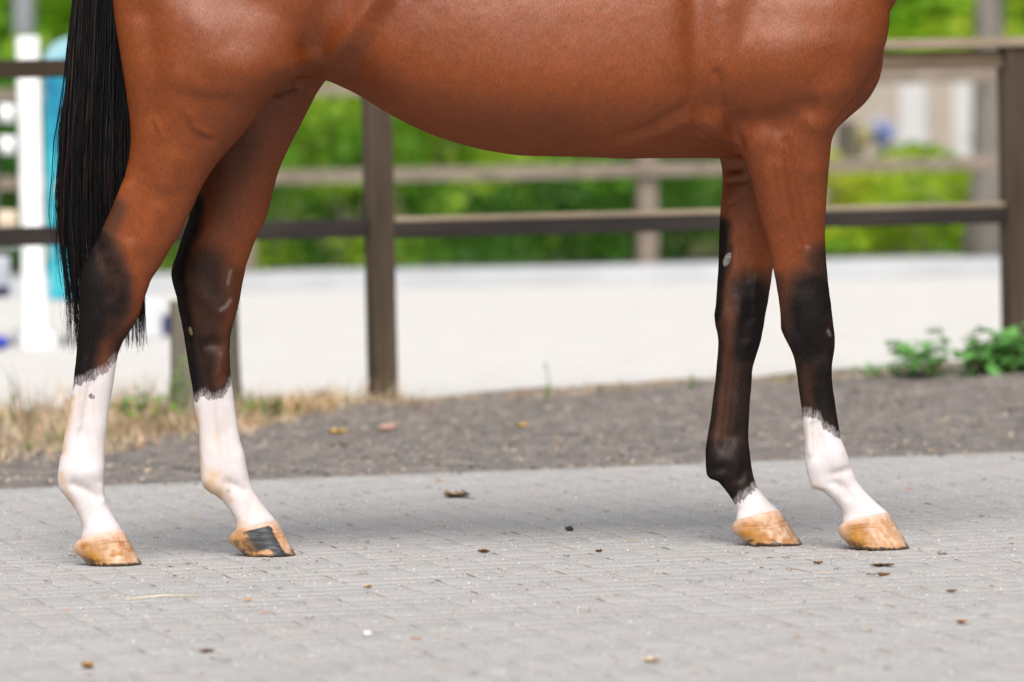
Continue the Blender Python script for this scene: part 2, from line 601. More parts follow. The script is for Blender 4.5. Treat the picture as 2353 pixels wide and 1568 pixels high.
# ================================================================== FAR FENCE, EDGING
def far_fence():
    root = empty('rail_fence', (0, 38.2, 0), 'grey rail fence on the far side of the arena before the hedge', 'fence')
    Yf = 38.2
    for px in (560, 1487, 3060, -340):
        x = W(px, 500, Yf)[0]
        bm = bmesh.new()
        box_bm(bm, x, Yf, 0.56, 0.125, 0.12, 1.36, 0.2, 0.01)
        bm_obj('post', bm, WOOD_G, root)
    for z, hh in ((0.622, 0.085), (1.205, 0.085)):
        bm = bmesh.new()
        box_bm(bm, 0, Yf - 0.09, z, 12.0, 0.05, hh, 0, 0.01)
        bm_obj('rail', bm, WOOD_G, root)
far_fence()
bm = bmesh.new()
box_bm(bm, 0, 34.67, 0.015, 60, 0.12, 0.13, 0, 0.01)
e = bm_obj('arena_kerb', bm, simple('grey_kerb', (0.36, 0.37, 0.39), (0.46, 0.47, 0.49), 2, 0.85, 0.2, 0.2))
e['kind'] = 'structure'

# ================================================================== FOLIAGE
LEAF_Q = np.array([[-0.5, 0, 0], [0, -0.28, 0.06], [0.5, 0, 0], [0, 0.28, 0.06]], float)
def leaf_cloud(centers, size, cols, seed):
    r = np.random.default_rng(seed)
    n = len(centers)
    # random orientation
    q = r.normal(size=(n, 4)); q /= np.linalg.norm(q, axis=1)[:, None]
    w, x, y, z = q.T
    Rm = np.stack([np.stack([1 - 2 * (y * y + z * z), 2 * (x * y - z * w), 2 * (x * z + y * w)], -1),
                   np.stack([2 * (x * y + z * w), 1 - 2 * (x * x + z * z), 2 * (y * z - x * w)], -1),
                   np.stack([2 * (x * z - y * w), 2 * (y * z + x * w), 1 - 2 * (x * x + y * y)], -1)], 1)
    s = size * r.uniform(0.6, 1.3, n)
    V = np.einsum('nij,kj->nki', Rm, LEAF_Q) * s[:, None, None] + centers[:, None]
    F = (np.array([[0, 1, 2, 3]])[None] + (np.arange(n) * 4)[:, None, None]).reshape(-1, 4)
    me = mesh_np('leaves', V.reshape(-1, 3), F)
    attr_color(me, 'tint', np.repeat(cols, 4, 0))
    return me
M_LEAF = vcol_mat('foliage', 0.5, 0.3, 3.0, 0.15, 0.45)
BARK = simple('grey_bark', (0.09, 0.075, 0.06), (0.20, 0.17, 0.14), 6, 0.9, 0.15, 0.8, 18, (1, 1, 0.25), 0.03)
BARK_P = simple('pale_bark', (0.13, 0.115, 0.10), (0.27, 0.24, 0.21), 5, 0.9, 0.15, 0.6, 18, (1, 1, 0.25), 0.03)

def leaf_cols(cs, pal, seed, fx=1.0):
    """leaf colours vary from shoot to shoot"""
    r = np.random.default_rng(seed)
    t = vnoise(cs[:, 0] * fx, cs[:, 2] * fx + cs[:, 1] * 0.7 * fx, seed)
    t = np.clip((t - 0.5) * 1.75 + 0.44 + r.normal(0, 0.12, len(cs)), 0, 0.999)
    pal = np.array(pal)
    k = t * (len(pal) - 1)
    i = k.astype(int); f = (k - i)[:, None]
    return pal[i] * (1 - f) + pal[np.minimum(i + 1, len(pal) - 1)] * f

GREENS = [(0.022, 0.085, 0.012), (0.065, 0.22, 0.02), (0.18, 0.41, 0.03), (0.36, 0.53, 0.05)]
BRIGHTS = [(0.10, 0.28, 0.015), (0.24, 0.46, 0.018), (0.42, 0.58, 0.025), (0.56, 0.60, 0.06)]

def hedge(name, label, cat, x0, x1, y0, y1, ztop, n, size, pal, seed, ramp=None):
    r = np.random.default_rng(seed)
    x = r.uniform(x0, x1, n); 
    top = ztop * (0.86 + 0.28 * vnoise(x * 0.9, x * 0 + 3.3, seed)) + 0.08 * np.sin(x * 7)
    dep = r.random(n) ** 1.8
    yy = y0 + dep * (y1 - y0) + 0.22 * (vnoise(x * 1.7, x * 0.3, seed + 1) - 0.5)
    zz = top * (1 - r.random(n) ** 1.3 * 1.0)
    round_ = np.clip((zz / top - 0.75) / 0.25, 0, 1) ** 2 * (y1 - y0) * 0.35
    yy = yy + round_
    lumps = vnoise(x * 2.3, zz * 2.6, seed + 2)
    yy = yy + (0.5 - lumps) * 0.9
    keep = lumps + 0.25 * r.random(n) > 0.36
    cs = np.stack([x, yy, np.maximum(zz, 0.02)], -1)[keep]
    root = empty(name, ((x0 + x1) / 2, y0, -0.03), label, cat)
    me = leaf_cloud(cs, size, leaf_cols(cs, pal, seed, 1.0), seed)
    o = link('foliage', me, M_LEAF, root); o['kind'] = 'stuff'
    # twiggy stems inside
    parts = []
    for k in range(max(3, int((x1 - x0) * 3))):
        bx = r.uniform(x0, x1); by = r.uniform((y0 + y1) / 2, y1)
        hgt = ztop * r.uniform(0.6, 0.9)
        pts = [(bx, by, -0.05), (bx + r.normal(0, 0.08), by + r.normal(0, 0.08), hgt * 0.5), (bx + r.normal(0, 0.2), by + r.normal(0, 0.15), hgt)]
        parts.append(tube_np(pts, [0.03, 0.02, 0.008], 5))
    V, F = join_np(parts)
    link('stem', mesh_np('stem', V, F), BARK, root)['kind'] = 'stuff'
    return root

hedge('hedge', 'tall dark green hedge behind the far fence, left of the low bright hedge', 'hedge',
      -4.6, 2.0, 39.3, 41.2, 1.62, 26000, 0.10, GREENS, 21)
hedge('hedge', 'low yellow green hedge behind the far fence near the right post', 'hedge',
      1.9, 6.4, 39.3, 41.0, 0.66, 11000, 0.09, BRIGHTS, 22)
hedge('hedge', 'knee high bright shrubs in front of the tall dark hedge under the belly', 'shrubs',
      -2.9, 2.0, 38.7, 39.4, 0.60, 6000, 0.085, [(0.05, 0.15, 0.014), (0.13, 0.28, 0.02), (0.30, 0.45, 0.03)], 23)

def tree(name, label, x, y, h_trunk, r_trunk, crown_c, crown_r, n, size, pal, seed, bark, lean=0.0):
    r = np.random.default_rng(seed)
    root = empty(name, (x, y, -0.05), label, 'tree')
    hs = np.linspace(-0.1, crown_c[2] - y * 0 + crown_r[2] * 0.3, 9)
    pts = np.stack([x + lean * hs + 0.04 * np.sin(hs * 1.3 + seed), np.full(9, y) + 0.03 * np.sin(hs * 2 + seed), hs], -1)
    rad = r_trunk * (1.25 - 0.9 * (hs - hs[0]) / (hs[-1] - hs[0])); rad[0] *= 1.3
    parts = [tube_np(pts, rad, 12)]
    for k in range(9):
        a = r.uniform(0, 6.28); z0 = h_trunk * r.uniform(0.75, 1.3)
        b0 = np.array([np.interp(z0, hs, pts[:, 0]), y, z0])
        d = np.array([math.cos(a) * crown_r[0] * 0.7, math.sin(a) * crown_r[1] * 0.7, crown_r[2] * r.uniform(0.1, 0.8)])
        parts.append(tube_np([b0, b0 + d * 0.5 + (0, 0, 0.1), b0 + d], [r_trunk * 0.45, r_trunk * 0.28, r_trunk * 0.08], 6))
    V, F = join_np(parts)
    me = mesh_np('trunk', V, F); smooth(me)
    link('trunk', me, bark, root)
    # crown: clumps of leaves on the limbs' ends
    nc = 70
    cc = r.normal(size=(nc, 3)); cc /= np.linalg.norm(cc, axis=1)[:, None]
    cc = cc * (r.random((nc, 1)) ** 0.45) * np.array(crown_r) + np.array([x + crown_c[0], y + crown_c[1], crown_c[2]])
    idx = r.integers(0, nc, n)
    g = r.normal(size=(n, 3)) * np.array([0.19, 0.19, 0.15]) * np.mean(crown_r)
    cs = cc[idx] + g
    pal_ = np.array(pal)
    cs = cs[cs[:, 2] > 0.3]
    me = leaf_cloud(cs, size, leaf_cols(cs, pal_, seed, 0.7), seed)
    o = link('crown', me, M_LEAF, root); o['kind'] = 'stuff'
    return root

hedge('shrub', 'dark green shrub hiding the foot of the beige building', 'shrub', 5.0, 8.4, 52.0, 53.2, 0.82, 2600, 0.11, GREENS[:3], 24)
xr = lambda px, Y: W(px, 300, Y)[0]
hedge('shrub', 'yellow leaved shrub behind the right hand fence post', 'shrub', xr(2262, 46.0), xr(2345, 46.0), 46.0, 46.5, 1.22, 700, 0.10, [(0.40, 0.36, 0.03), (0.62, 0.50, 0.05)], 25)
tree('broadleaf_tree', 'pale grey trunked broadleaf tree beside the far fence near the right post', xr(2266, 38.75), 38.75, 2.3, 0.104, (0, 1.2, 4.4), (2.2, 2.0, 2.0), 8000, 0.16, BRIGHTS, 31, BARK_P)
tree('broadleaf_tree', 'light green tree beyond the hedge in front of the horse chest', xr(2120, 67.0), 67.0, 1.5, 0.13, (0.2, 0, 1.7), (2.8, 2.0, 1.7), 13000, 0.17, BRIGHTS, 32, BARK)
tree('broadleaf_tree', 'yellow tinged tree at the top left corner behind the tail', xr(80, 56.0), 56.0, 1.6, 0.12, (0.1, 0, 1.9), (2.8, 2.2, 1.9), 14000, 0.17, BRIGHTS, 33, BARK)
# a far-off wood that closes the view, plus an added ring that blocks light
def far_wood_and_blocker():
    r = np.random.default_rng(77)
    n = 60000
    x = r.uniform(-26, 26, n)
    z = 7.5 * r.random(n) * (0.8 + 0.35 * vnoise(x * 0.4, x * 0, 5))
    y = 78 + 5 * r.random(n) ** 1.5 + 3 * (vnoise(x * 0.5, z * 0.6, 6) - 0.5)
    cs = np.stack([x, y, z], -1)
    # unseen ring of leaves added round the yard to dim the low sky
    m2 = 30000
    a = r.uniform(math.radians(20), math.radians(340), m2)        # clockwise from straight ahead
    rad = 46 + 6 * r.random(m2) + 3 * vnoise(a * 9, a * 0, 3)
    z2 = 10.5 * r.random(m2) * (0.75 + 0.4 * vnoise(a * 14, a * 0, 4))
    c2 = np.stack([rad * np.sin(a), 14 + rad * np.cos(a), z2], -1)
    q = np.concatenate([np.full(n, 0.36), np.full(m2, 0.95)])
    cs = np.vstack([cs, c2])
    me = leaf_cloud(cs, q, leaf_cols(cs, GREENS[1:] + BRIGHTS[2:3], 8, 0.35), 9)
    o = link('far_wood_and_blocker', me, M_LEAF)
    tag(o, 'far off green wood closing the view behind hedge and trees, plus an unseen ring added to block low sky light', 'wood', None, 'stuff')
far_wood_and_blocker()

# ================================================================== THINGS BEYOND THE FAR FENCE
def pale_building():
    Y = 60.0
    f = FPX / Y
    root = empty('building', (xr(2120, Y), Y, 0), 'low beige building with white doors beyond the hedge at right', 'building')
    wall = simple('beige_plaster', (0.34, 0.29, 0.245), (0.42, 0.36, 0.31), 2, 0.9, 0.1, 0.1)
    white = simple('white_door_paint', (0.48, 0.47, 0.475), (0.56, 0.55, 0.555), 3, 0.5, 0.3, 0.05)
    dark = simple('dark_timber', (0.06, 0.06, 0.055), (0.10, 0.10, 0.09), 3, 0.7, 0.2, 0.1)  # plain dark timber of the roof
    x0, x1 = xr(1860, Y), xr(2330, Y)
    bm = bmesh.new(); box_bm(bm, (x0 + x1) / 2, Y + 1.0, 0.7, x1 - x0, 2.0, 1.5)
    bm_obj('wall', bm, wall, root)
    bm = bmesh.new(); box_bm(bm, (x0 + x1) / 2, Y + 1.0, 1.50, x1 - x0 + 0.1, 2.1, 0.10, 0, 0.01)
    bm_obj('roof', bm, dark, root)
    for pa, pb in ((2065, 2130), (2190, 2232)):
        xa, xb = xr(pa, Y), xr(pb, Y)
        bm = bmesh.new(); box_bm(bm, (xa + xb) / 2, Y - 0.03, 0.66, xb - xa, 0.05, 1.30, 0, 0.008)
        bm_obj('door', bm, white, root)
pale_building()

def flower_clump(px, py, Y, col, label):
    c = W(px, py, Y)
    root = empty('flowering_plant', (c[0], c[1], -0.05), label, 'flowers')
    r = np.random.default_rng(int(px))
    V, Q, T = tube_np([(c[0], c[1], -0.06), (c[0] + 0.01, c[1], c[2] * 0.6), (c[0], c[1], c[2])], 0.02, 6)
    link('stem', mesh_np('stem', V, [Q, T]), BARK, root)
    cs = c + r.normal(size=(260, 3)) * (0.05, 0.05, 0.045)
    cc = np.array(col) * r.uniform(0.8, 1.2, (260, 1))
    up = np.clip((cs[:, 2:] - c[2]) / 0.06, 0, 1)
    cc = cc * (1 - up) + np.array([0.75, 0.72, 0.85]) * up if col[2] > 0.6 else cc
    me = leaf_cloud(cs, 0.06, cc, int(px))
    link('blossom', me, M_LEAF, root)
flower_clump(2024, 300, 47, (0.30, 0.45, 0.85), 'blue blossom head beyond the hedge beside the horse chest')
flower_clump(1978, 316, 47, (0.75, 0.68, 0.34), 'pale yellow blossom head left of the blue one')
c = W(1945, 330, 46)
bm = bmesh.new(); box_bm(bm, c[0], 46, 0.42, 0.14, 0.14, 0.96, 0.3, 0.01)
tag(bm_obj('wooden_post', bm, BARK), 'short brown wooden post beyond the hedge close to the horse breast', 'post')

# ================================================================== SHOW JUMP AT LEFT
def show_jump():
    Y = 26.9
    xa = W(75, 600, Y)[0]
    white = simple('white_jump_paint', (0.74, 0.74, 0.75), (0.82, 0.82, 0.83), 6, 0.4, 0.4, 0.05)
    root = empty('show_jump', (xa, Y, -0.035), 'white show jump standard with striped poles at the left edge', 'jump')
    bm = bmesh.new(); box_bm(bm, xa, Y, 0.70, 0.105, 0.105, 1.46, 0.15, 0.012)
    bm_obj('standard', bm, white, root)
    bm = bmesh.new(); box_bm(bm, xa, Y - 0.02, 0.0, 0.16, 0.7, 0.07, 0.15, 0.012)
    bm_obj('foot', bm, white, root)
    cols = [simple('navy_jump_paint', (0.012, 0.016, 0.05), (0.02, 0.026, 0.08), 6, 0.4, 0.4, 0.05), white,
            simple('cream_jump_paint', (0.55, 0.45, 0.33), (0.65, 0.54, 0.40), 6, 0.45, 0.3, 0.05)]
    for py, pat in ((262, (1, 0, 1)), (335, (1, 0, 1)), (505, (2, 0, 2)), (548, (1, 1, 0))):
        z = W(30, py, Y)[2]
        pole = None
        xs = [xa - 0.06, xa - 0.11 - 0.02 * pat[0], xa - 0.9, xa - 3.2]
        for k in range(3):
            V, Q, T = tube_np(np.array([[xs[k], Y - 0.10 - 0.03 * k * 0, z], [xs[k + 1], Y - 0.10, z + 0.004]]), 0.045, 14)
            me = mesh_np('pole', V, [Q, T]); smooth(me)
            if pole is None:
                pole = link('pole', me, cols[pat[k]], root)
            else:
                link('stripe', me, cols[pat[k]], pole)
    bm = bmesh.new(); box_bm(bm, xa - 1.6, Y - 0.10, W(20, 625, Y)[2], 3.0, 0.04, 0.16, 0, 0.008)
    bm_obj('plank', bm, simple('grey_jump_paint', (0.28, 0.30, 0.35), (0.52, 0.54, 0.58), 5, 0.5, 0.3, 0.05), root)
    bm = bmesh.new(); box_bm(bm, xa - 1.2, Y - 0.14, W(10, 668, Y)[2], 2.2, 0.05, 0.055, 0, 0.01)
    bm_obj('plank', bm, cols[0], root)
    bm = bmesh.new(); box_bm(bm, xa - 1.5, Y - 0.02, W(20, 420, Y)[2], 2.7, 0.03, 0.42, 0, 0.008)
    bm_obj('filler_board', bm, simple('slate_filler_paint', (0.05, 0.05, 0.065), (0.16, 0.14, 0.16), 3, 0.5, 0.3, 0.05), root)
    # teal wing with an arched top
    x0, x1 = W(106, 400, Y)[0], W(238, 400, Y)[0]
    zb, zs, cx = W(130, 690, Y)[2], W(130, 150, Y)[2], (x0 + x1) / 2
    def arch(ins, n=22):
        pts = [(x0 + ins, zb + ins), (x1 - ins, zb + ins)]
        hw = (x1 - x0) / 2 - ins
        for t in np.linspace(0, math.pi, n):
            pts.append((cx + hw * math.cos(t), zs + hw * math.sin(t) * 0.95))
        return pts
    def slab(pts, ya, yb):
        bm = bmesh.new()
        f = bm.faces.new([bm.verts.new((a, ya, b)) for a, b in pts])
        g = bmesh.ops.extrude_face_region(bm, geom=[f])
        for v in g['geom']:
            if isinstance(v, bmesh.types.BMVert): v.co.y = yb
        bmesh.ops.recalc_face_normals(bm, faces=bm.faces)
        return bm
    teal = Mat('teal_wing_paint')
    nz = teal.noise(4.5, 2, 0.5)
    nz2 = teal.noise(6.0, 1, 0.5, (1, 1, 0.8))
    c = teal.ramp(nz, [(0.35, (0.004, 0.13, 0.24)), (0.52, (0.006, 0.27, 0.38)), (0.7, (0.05, 0.40, 0.48))])
    c = teal.mix(teal.ramp(nz2, [(0.58, 0.0), (0.66, 1.0)]), c, (0.75, 0.45, 0.25))
    teal.base(c, 0.4, 0.4)
    wing = bm_obj('wing', slab(arch(0.0), Y - 0.02, Y + 0.02), simple('light_blue_wing_rim', (0.22, 0.42, 0.48), (0.30, 0.50, 0.56), 5, 0.45, 0.4, 0.05), root)
    pan = [(x0 + 0.004, zb + 0.004), (x1 - 0.004, zb + 0.004)]
    hw = (x1 - x0) / 2 - 0.004
    for t in np.linspace(0, math.pi, 22):
        pan.append((cx + hw * math.cos(t) * (1 if math.sin(t) < 0.01 else 0.97), zs - 0.085 + hw * math.sin(t) * 0.95))
    bm_obj('wing_panel', slab(pan, Y - 0.035, Y - 0.022), teal.m, wing)
show_jump()

def jump_block():
    Y = 28.0
    c = W(352, 735, Y)
    root = empty('jump_block', (c[0], Y, -0.035), 'low white jump block with navy end between the hind legs', 'jump block')
    w_ = simple('white_block_paint', (0.70, 0.71, 0.74), (0.80, 0.81, 0.83), 6, 0.45, 0.3, 0.05)
    nv = simple('navy_block_paint', (0.02, 0.025, 0.09), (0.03, 0.04, 0.13), 6, 0.45, 0.3, 0.05)
    z0, z1 = W(352, 775, Y)[2], W(352, 692, Y)[2]
    bm = bmesh.new(); box_bm(bm, c[0] - 0.12, Y, (z0 + z1) / 2, 0.34, 0.25, z1 - z0 + 0.02, 0.1, 0.02)
    bm_obj('body', bm, w_, root)
    d = W(390, 738, Y)
    bm = bmesh.new(); box_bm(bm, d[0], Y - 0.05, d[2] - 0.02, 0.075, 0.2, 0.11, 0.1, 0.015)
    bm_obj('end_cap', bm, nv, root)
jump_block()
c = ground_at(6, 778, 0.02)
V, F = ico(2, 4, 0.02)
me = mesh_np('marker', V * (0.055, 0.055, 0.035) + (c[0] - 0.02, c[1], 0.0), F); smooth(me)
tag(link('marker_disc', me, simple('blue_plastic', (0.01, 0.03, 0.35), (0.015, 0.05, 0.45), 5, 0.35, 0.5, 0.02)), 'small blue marker lying on the sand at the left edge', 'marker')
# grey pole behind the jump
Y = 44.0
x_ = W(55, 30, Y)[0]
V, Q, T = tube_np([(x_, Y, -0.1), (x_, Y, 2.0), (x_ - 0.02, Y, 4.2)], 0.085, 16)
me = mesh_np('lamp_pole', V, [Q, T]); smooth(me)
tag(link('metal_pole', me, simple('grey_metal', (0.22, 0.23, 0.26), (0.30, 0.31, 0.34), 4, 0.5, 0.4, 0.05)), 'tall grey metal pole behind the white jump standard', 'pole')

# ================================================================== TREE STUMP AND PLANTS BY THE FENCE
def stump():
    Y = 19.75
    f0 = W(471, 905, Y)
    root = empty('tree_stump', (f0[0], Y, 0), 'weathered round tree stump behind the far hind leg', 'stump')
    n, sides = 14, 40
    z0, z1 = -0.03, W(472, 690, Y)[2]
    zs = np.linspace(z0, z1, n)
    th = np.linspace(0, 2 * math.pi, sides, endpoint=False)
    rad = 0.117 + 0.028 * np.exp(-(zs - z0) / 0.07)
    rr = rad[:, None] * (1 + 0.05 * np.sin(th * 7 + 1)[None] + 0.03 * np.sin(th * 17)[None])
    V = np.stack([f0[0] + rr * np.cos(th), Y + rr * np.sin(th), np.repeat(zs[:, None], sides, 1)], -1).reshape(-1, 3)
    i = np.arange(n - 1)[:, None] * sides; j = np.arange(sides)[None]; k = (j + 1) % sides
    Q = np.stack([i + j, i + k, i + k + sides, i + j + sides], -1).reshape(-1, 4)
    me = mesh_np('bark', V, Q); smooth(me)
    link('bark', me, simple('stump_bark', (0.13, 0.115, 0.09), (0.26, 0.235, 0.19), 20, 0.9, 0.1, 0.8, 60, (1, 1, 0.2), 0.01), root)
    V2 = np.vstack([V[-sides:], [[f0[0], Y, z1 + 0.004]]])
    T = np.stack([np.arange(sides), (np.arange(sides) + 1) % sides, np.full(sides, sides)], -1)
    link('cut_face', mesh_np('cut_face', V2, T), simple('cut_wood', (0.22, 0.18, 0.13), (0.33, 0.27, 0.20), 30, 0.9, 0.1, 0.3), root)
stump()

LEAF_V = np.array([[0, 0, 0], [0.25, 0.2, 0.02], [0.6, 0.24, 0.0], [1, 0, -0.12], [0.6, -0.24, 0.0], [0.25, -0.2, 0.02], [0.3, 0, 0.06], [0.65, 0, 0.04]], float)
LEAF_T = np.array([[0, 6, 1], [1, 6, 7], [1, 7, 2], [2, 7, 3], [0, 5, 6], [5, 7, 6], [5, 4, 7], [4, 3, 7]])
def leaf_mat(name, c1, c2):
    m = Mat(name)
    n = m.noise(18, 3)
    c = m.ramp(n, [(0.3, c1), (0.7, c2)])
    m.base(c, 0.45, 0.35)
    tr = m.new('ShaderNodeBsdfTranslucent'); m.l.new(c, tr.inputs['Color'])
    mx = m.new('ShaderNodeMixShader'); mx.inputs[0].default_value = 0.3
    m.l.new(m.bsdf.outputs[0], mx.inputs[1]); m.l.new(tr.outputs[0], mx.inputs[2]); m.l.new(mx.outputs[0], m.out.inputs['Surface'])
    return m.m
M_WEED = leaf_mat('weed_leaf', (0.075, 0.25, 0.055), (0.21, 0.46, 0.12))
M_WEED2 = leaf_mat('bright_weed_leaf', (0.10, 0.24, 0.015), (0.22, 0.40, 0.04))
M_STEM = simple('weed_stem', (0.10, 0.16, 0.05), (0.18, 0.22, 0.08), 20, 0.7, 0.2, 0.1)
LEAF_ME = {}
def leaf_me(mat):
    if mat.name not in LEAF_ME:
        me = mesh_np('leaf', LEAF_V, LEAF_T); smooth(me); me.materials.append(mat)
        LEAF_ME[mat.name] = me
    return LEAF_ME[mat.name]

def weed(px, py, Y, label, width, height, nstem, nleaf, lsize, mat, seed, name='leafy_weed', z=None):
    r = np.random.default_rng(seed)
    c = W(px, py, Y)
    u, v = along(c[0], c[1])
    zb = float(verge_z(u, v)) if z is None else z
    root = empty(name, (c[0], c[1], zb), label, 'weed')
    parts, leaves = [], []
    for k in range(nstem):
        a = r.uniform(-1, 1); b = r.uniform(-1, 1)
        tip = np.array([c[0] + a * width, c[1] + b * width * 0.6, zb + height * r.uniform(0.6, 1.0) * (1 - 0.35 * abs(a))])
        p0 = np.array([c[0] + a * width * 0.45, c[1] + b * width * 0.2, zb - 0.02])
        mid = (p0 + tip) / 2 + np.array([a * 0.02, 0, height * 0.18])
        ts = np.linspace(0, 1, 7)[:, None]
        pts = (1 - ts) ** 2 * p0 + 2 * ts * (1 - ts) * mid + ts ** 2 * tip
        parts.append(tube_np(pts, np.linspace(0.004, 0.0015, 7), 5))
        for q in range(nleaf):
            t = 1 - 0.75 * (q / nleaf) if q else 1.0
            pp = (1 - t) ** 2 * p0 + 2 * t * (1 - t) * mid + t * t * tip
            leaves.append((pp, r.uniform(0, 6.28), r.uniform(-0.5, 0.55), lsize * r.uniform(0.6, 1.15)))
    V, F = join_np(parts)
    me = mesh_np('stem', V, F); smooth(me)
    link('stem', me, M_STEM, root)
    for pp, az, el, s in leaves:
        o = bpy.data.objects.new('leaf', leaf_me(mat)); COL.objects.link(o)
        o.parent = root
        o.matrix_parent_inverse = parent_matrix(root).inverted()
        o.location = pp; o.rotation_euler = (r.uniform(-0.5, 0.5), el, az); o.scale = (s, s, s)
    return root
weed(2215, 838, 20.2, 'big leafy green weed growing left of the right fence post', 0.27, 0.185, 26, 9, 0.072, M_WEED, 41)
weed(2345, 840, 20.1, 'dense green weed in front of the right fence post foot', 0.19, 0.18, 22, 9, 0.075, M_WEED, 42)
weed(2280, 846, 20.15, 'low green weed filling the gap between the big weed and the post', 0.15, 0.13, 18, 8, 0.06, M_WEED, 50)
weed(2045, 862, 20.3, 'small low green weed left of the big leafy one', 0.12, 0.055, 18, 6, 0.032, M_WEED, 43)
weed(330, 950, 19.2, 'light green leafy weed left of the tree stump', 0.10, 0.13, 7, 5, 0.055, M_WEED2, 44)
weed(415, 930, 19.35, 'bright weed climbing the stump side', 0.035, 0.24, 4, 6, 0.045, M_WEED2, 45)
weed(655, 945, 19.4, 'brownish green weed right of the stump among dry grass', 0.06, 0.10, 7, 5, 0.035,
     leaf_mat('dull_weed_leaf', (0.10, 0.10, 0.03), (0.22, 0.20, 0.07)), 46)

weed(150, 1010, 18.2, 'tiny green weed among dry grass left of the near hind leg', 0.05, 0.035, 9, 4, 0.022, M_WEED2, 47)
weed(80, 1035, 17.6, 'small green rosette low in the dry grass at the left edge', 0.06, 0.03, 9, 4, 0.024, M_WEED2, 48)
weed(590, 955, 19.3, 'sparse green weed just right of the far hind cannon', 0.05, 0.10, 6, 5, 0.03, M_WEED2, 49)

def thin_weed(px, py, Y, h, label, seed):
    r = np.random.default_rng(seed)
    c = W(px, py, Y)
    u, v = along(c[0], c[1]); zb = float(verge_z(u, v))
    root = empty('thin_weed', (c[0], c[1], zb), label, 'weed')
    p0 = np.array([c[0], c[1], zb - 0.02])
    pts = np.stack([p0 + np.array([0.012 * math.sin(3 * t), 0, h * t]) for t in np.linspace(0, 1, 8)])
    V, Q, T = tube_np(pts, np.linspace(0.0035, 0.001, 8), 5)
    link('stem', mesh_np('stem', V, [Q, T]), M_STEM, root)
    for k in range(14):
        t = r.uniform(0.1, 1.0) ** 0.8
        o = bpy.data.objects.new('leaf', leaf_me(M_WEED)); COL.objects.link(o)
        o.parent = root
        o.matrix_parent_inverse = parent_matrix(root).inverted()
        o.location = p0 + np.array([0.012 * math.sin(3 * t), 0, h * t]); s = 0.028 * (1.2 - t * 0.7)
        o.scale = (s, s, s); o.rotation_euler = (0, -0.6, r.uniform(0, 6.28))
thin_weed(1253, 915, 19.95, 0.155, 'single thin weed stalk at the sand edge below the belly', 51)
thin_weed(22, 975, 19.0, 0.20, 'tall thin weed at the far left in dry grass', 52)
thin_weed(72, 985, 19.0, 0.10, 'short thin weed right of the tall one at the left edge', 53)
thin_weed(1585, 905, 20.1, 0.07, 'tiny weed stalk at the sand edge left of the forelegs', 54)

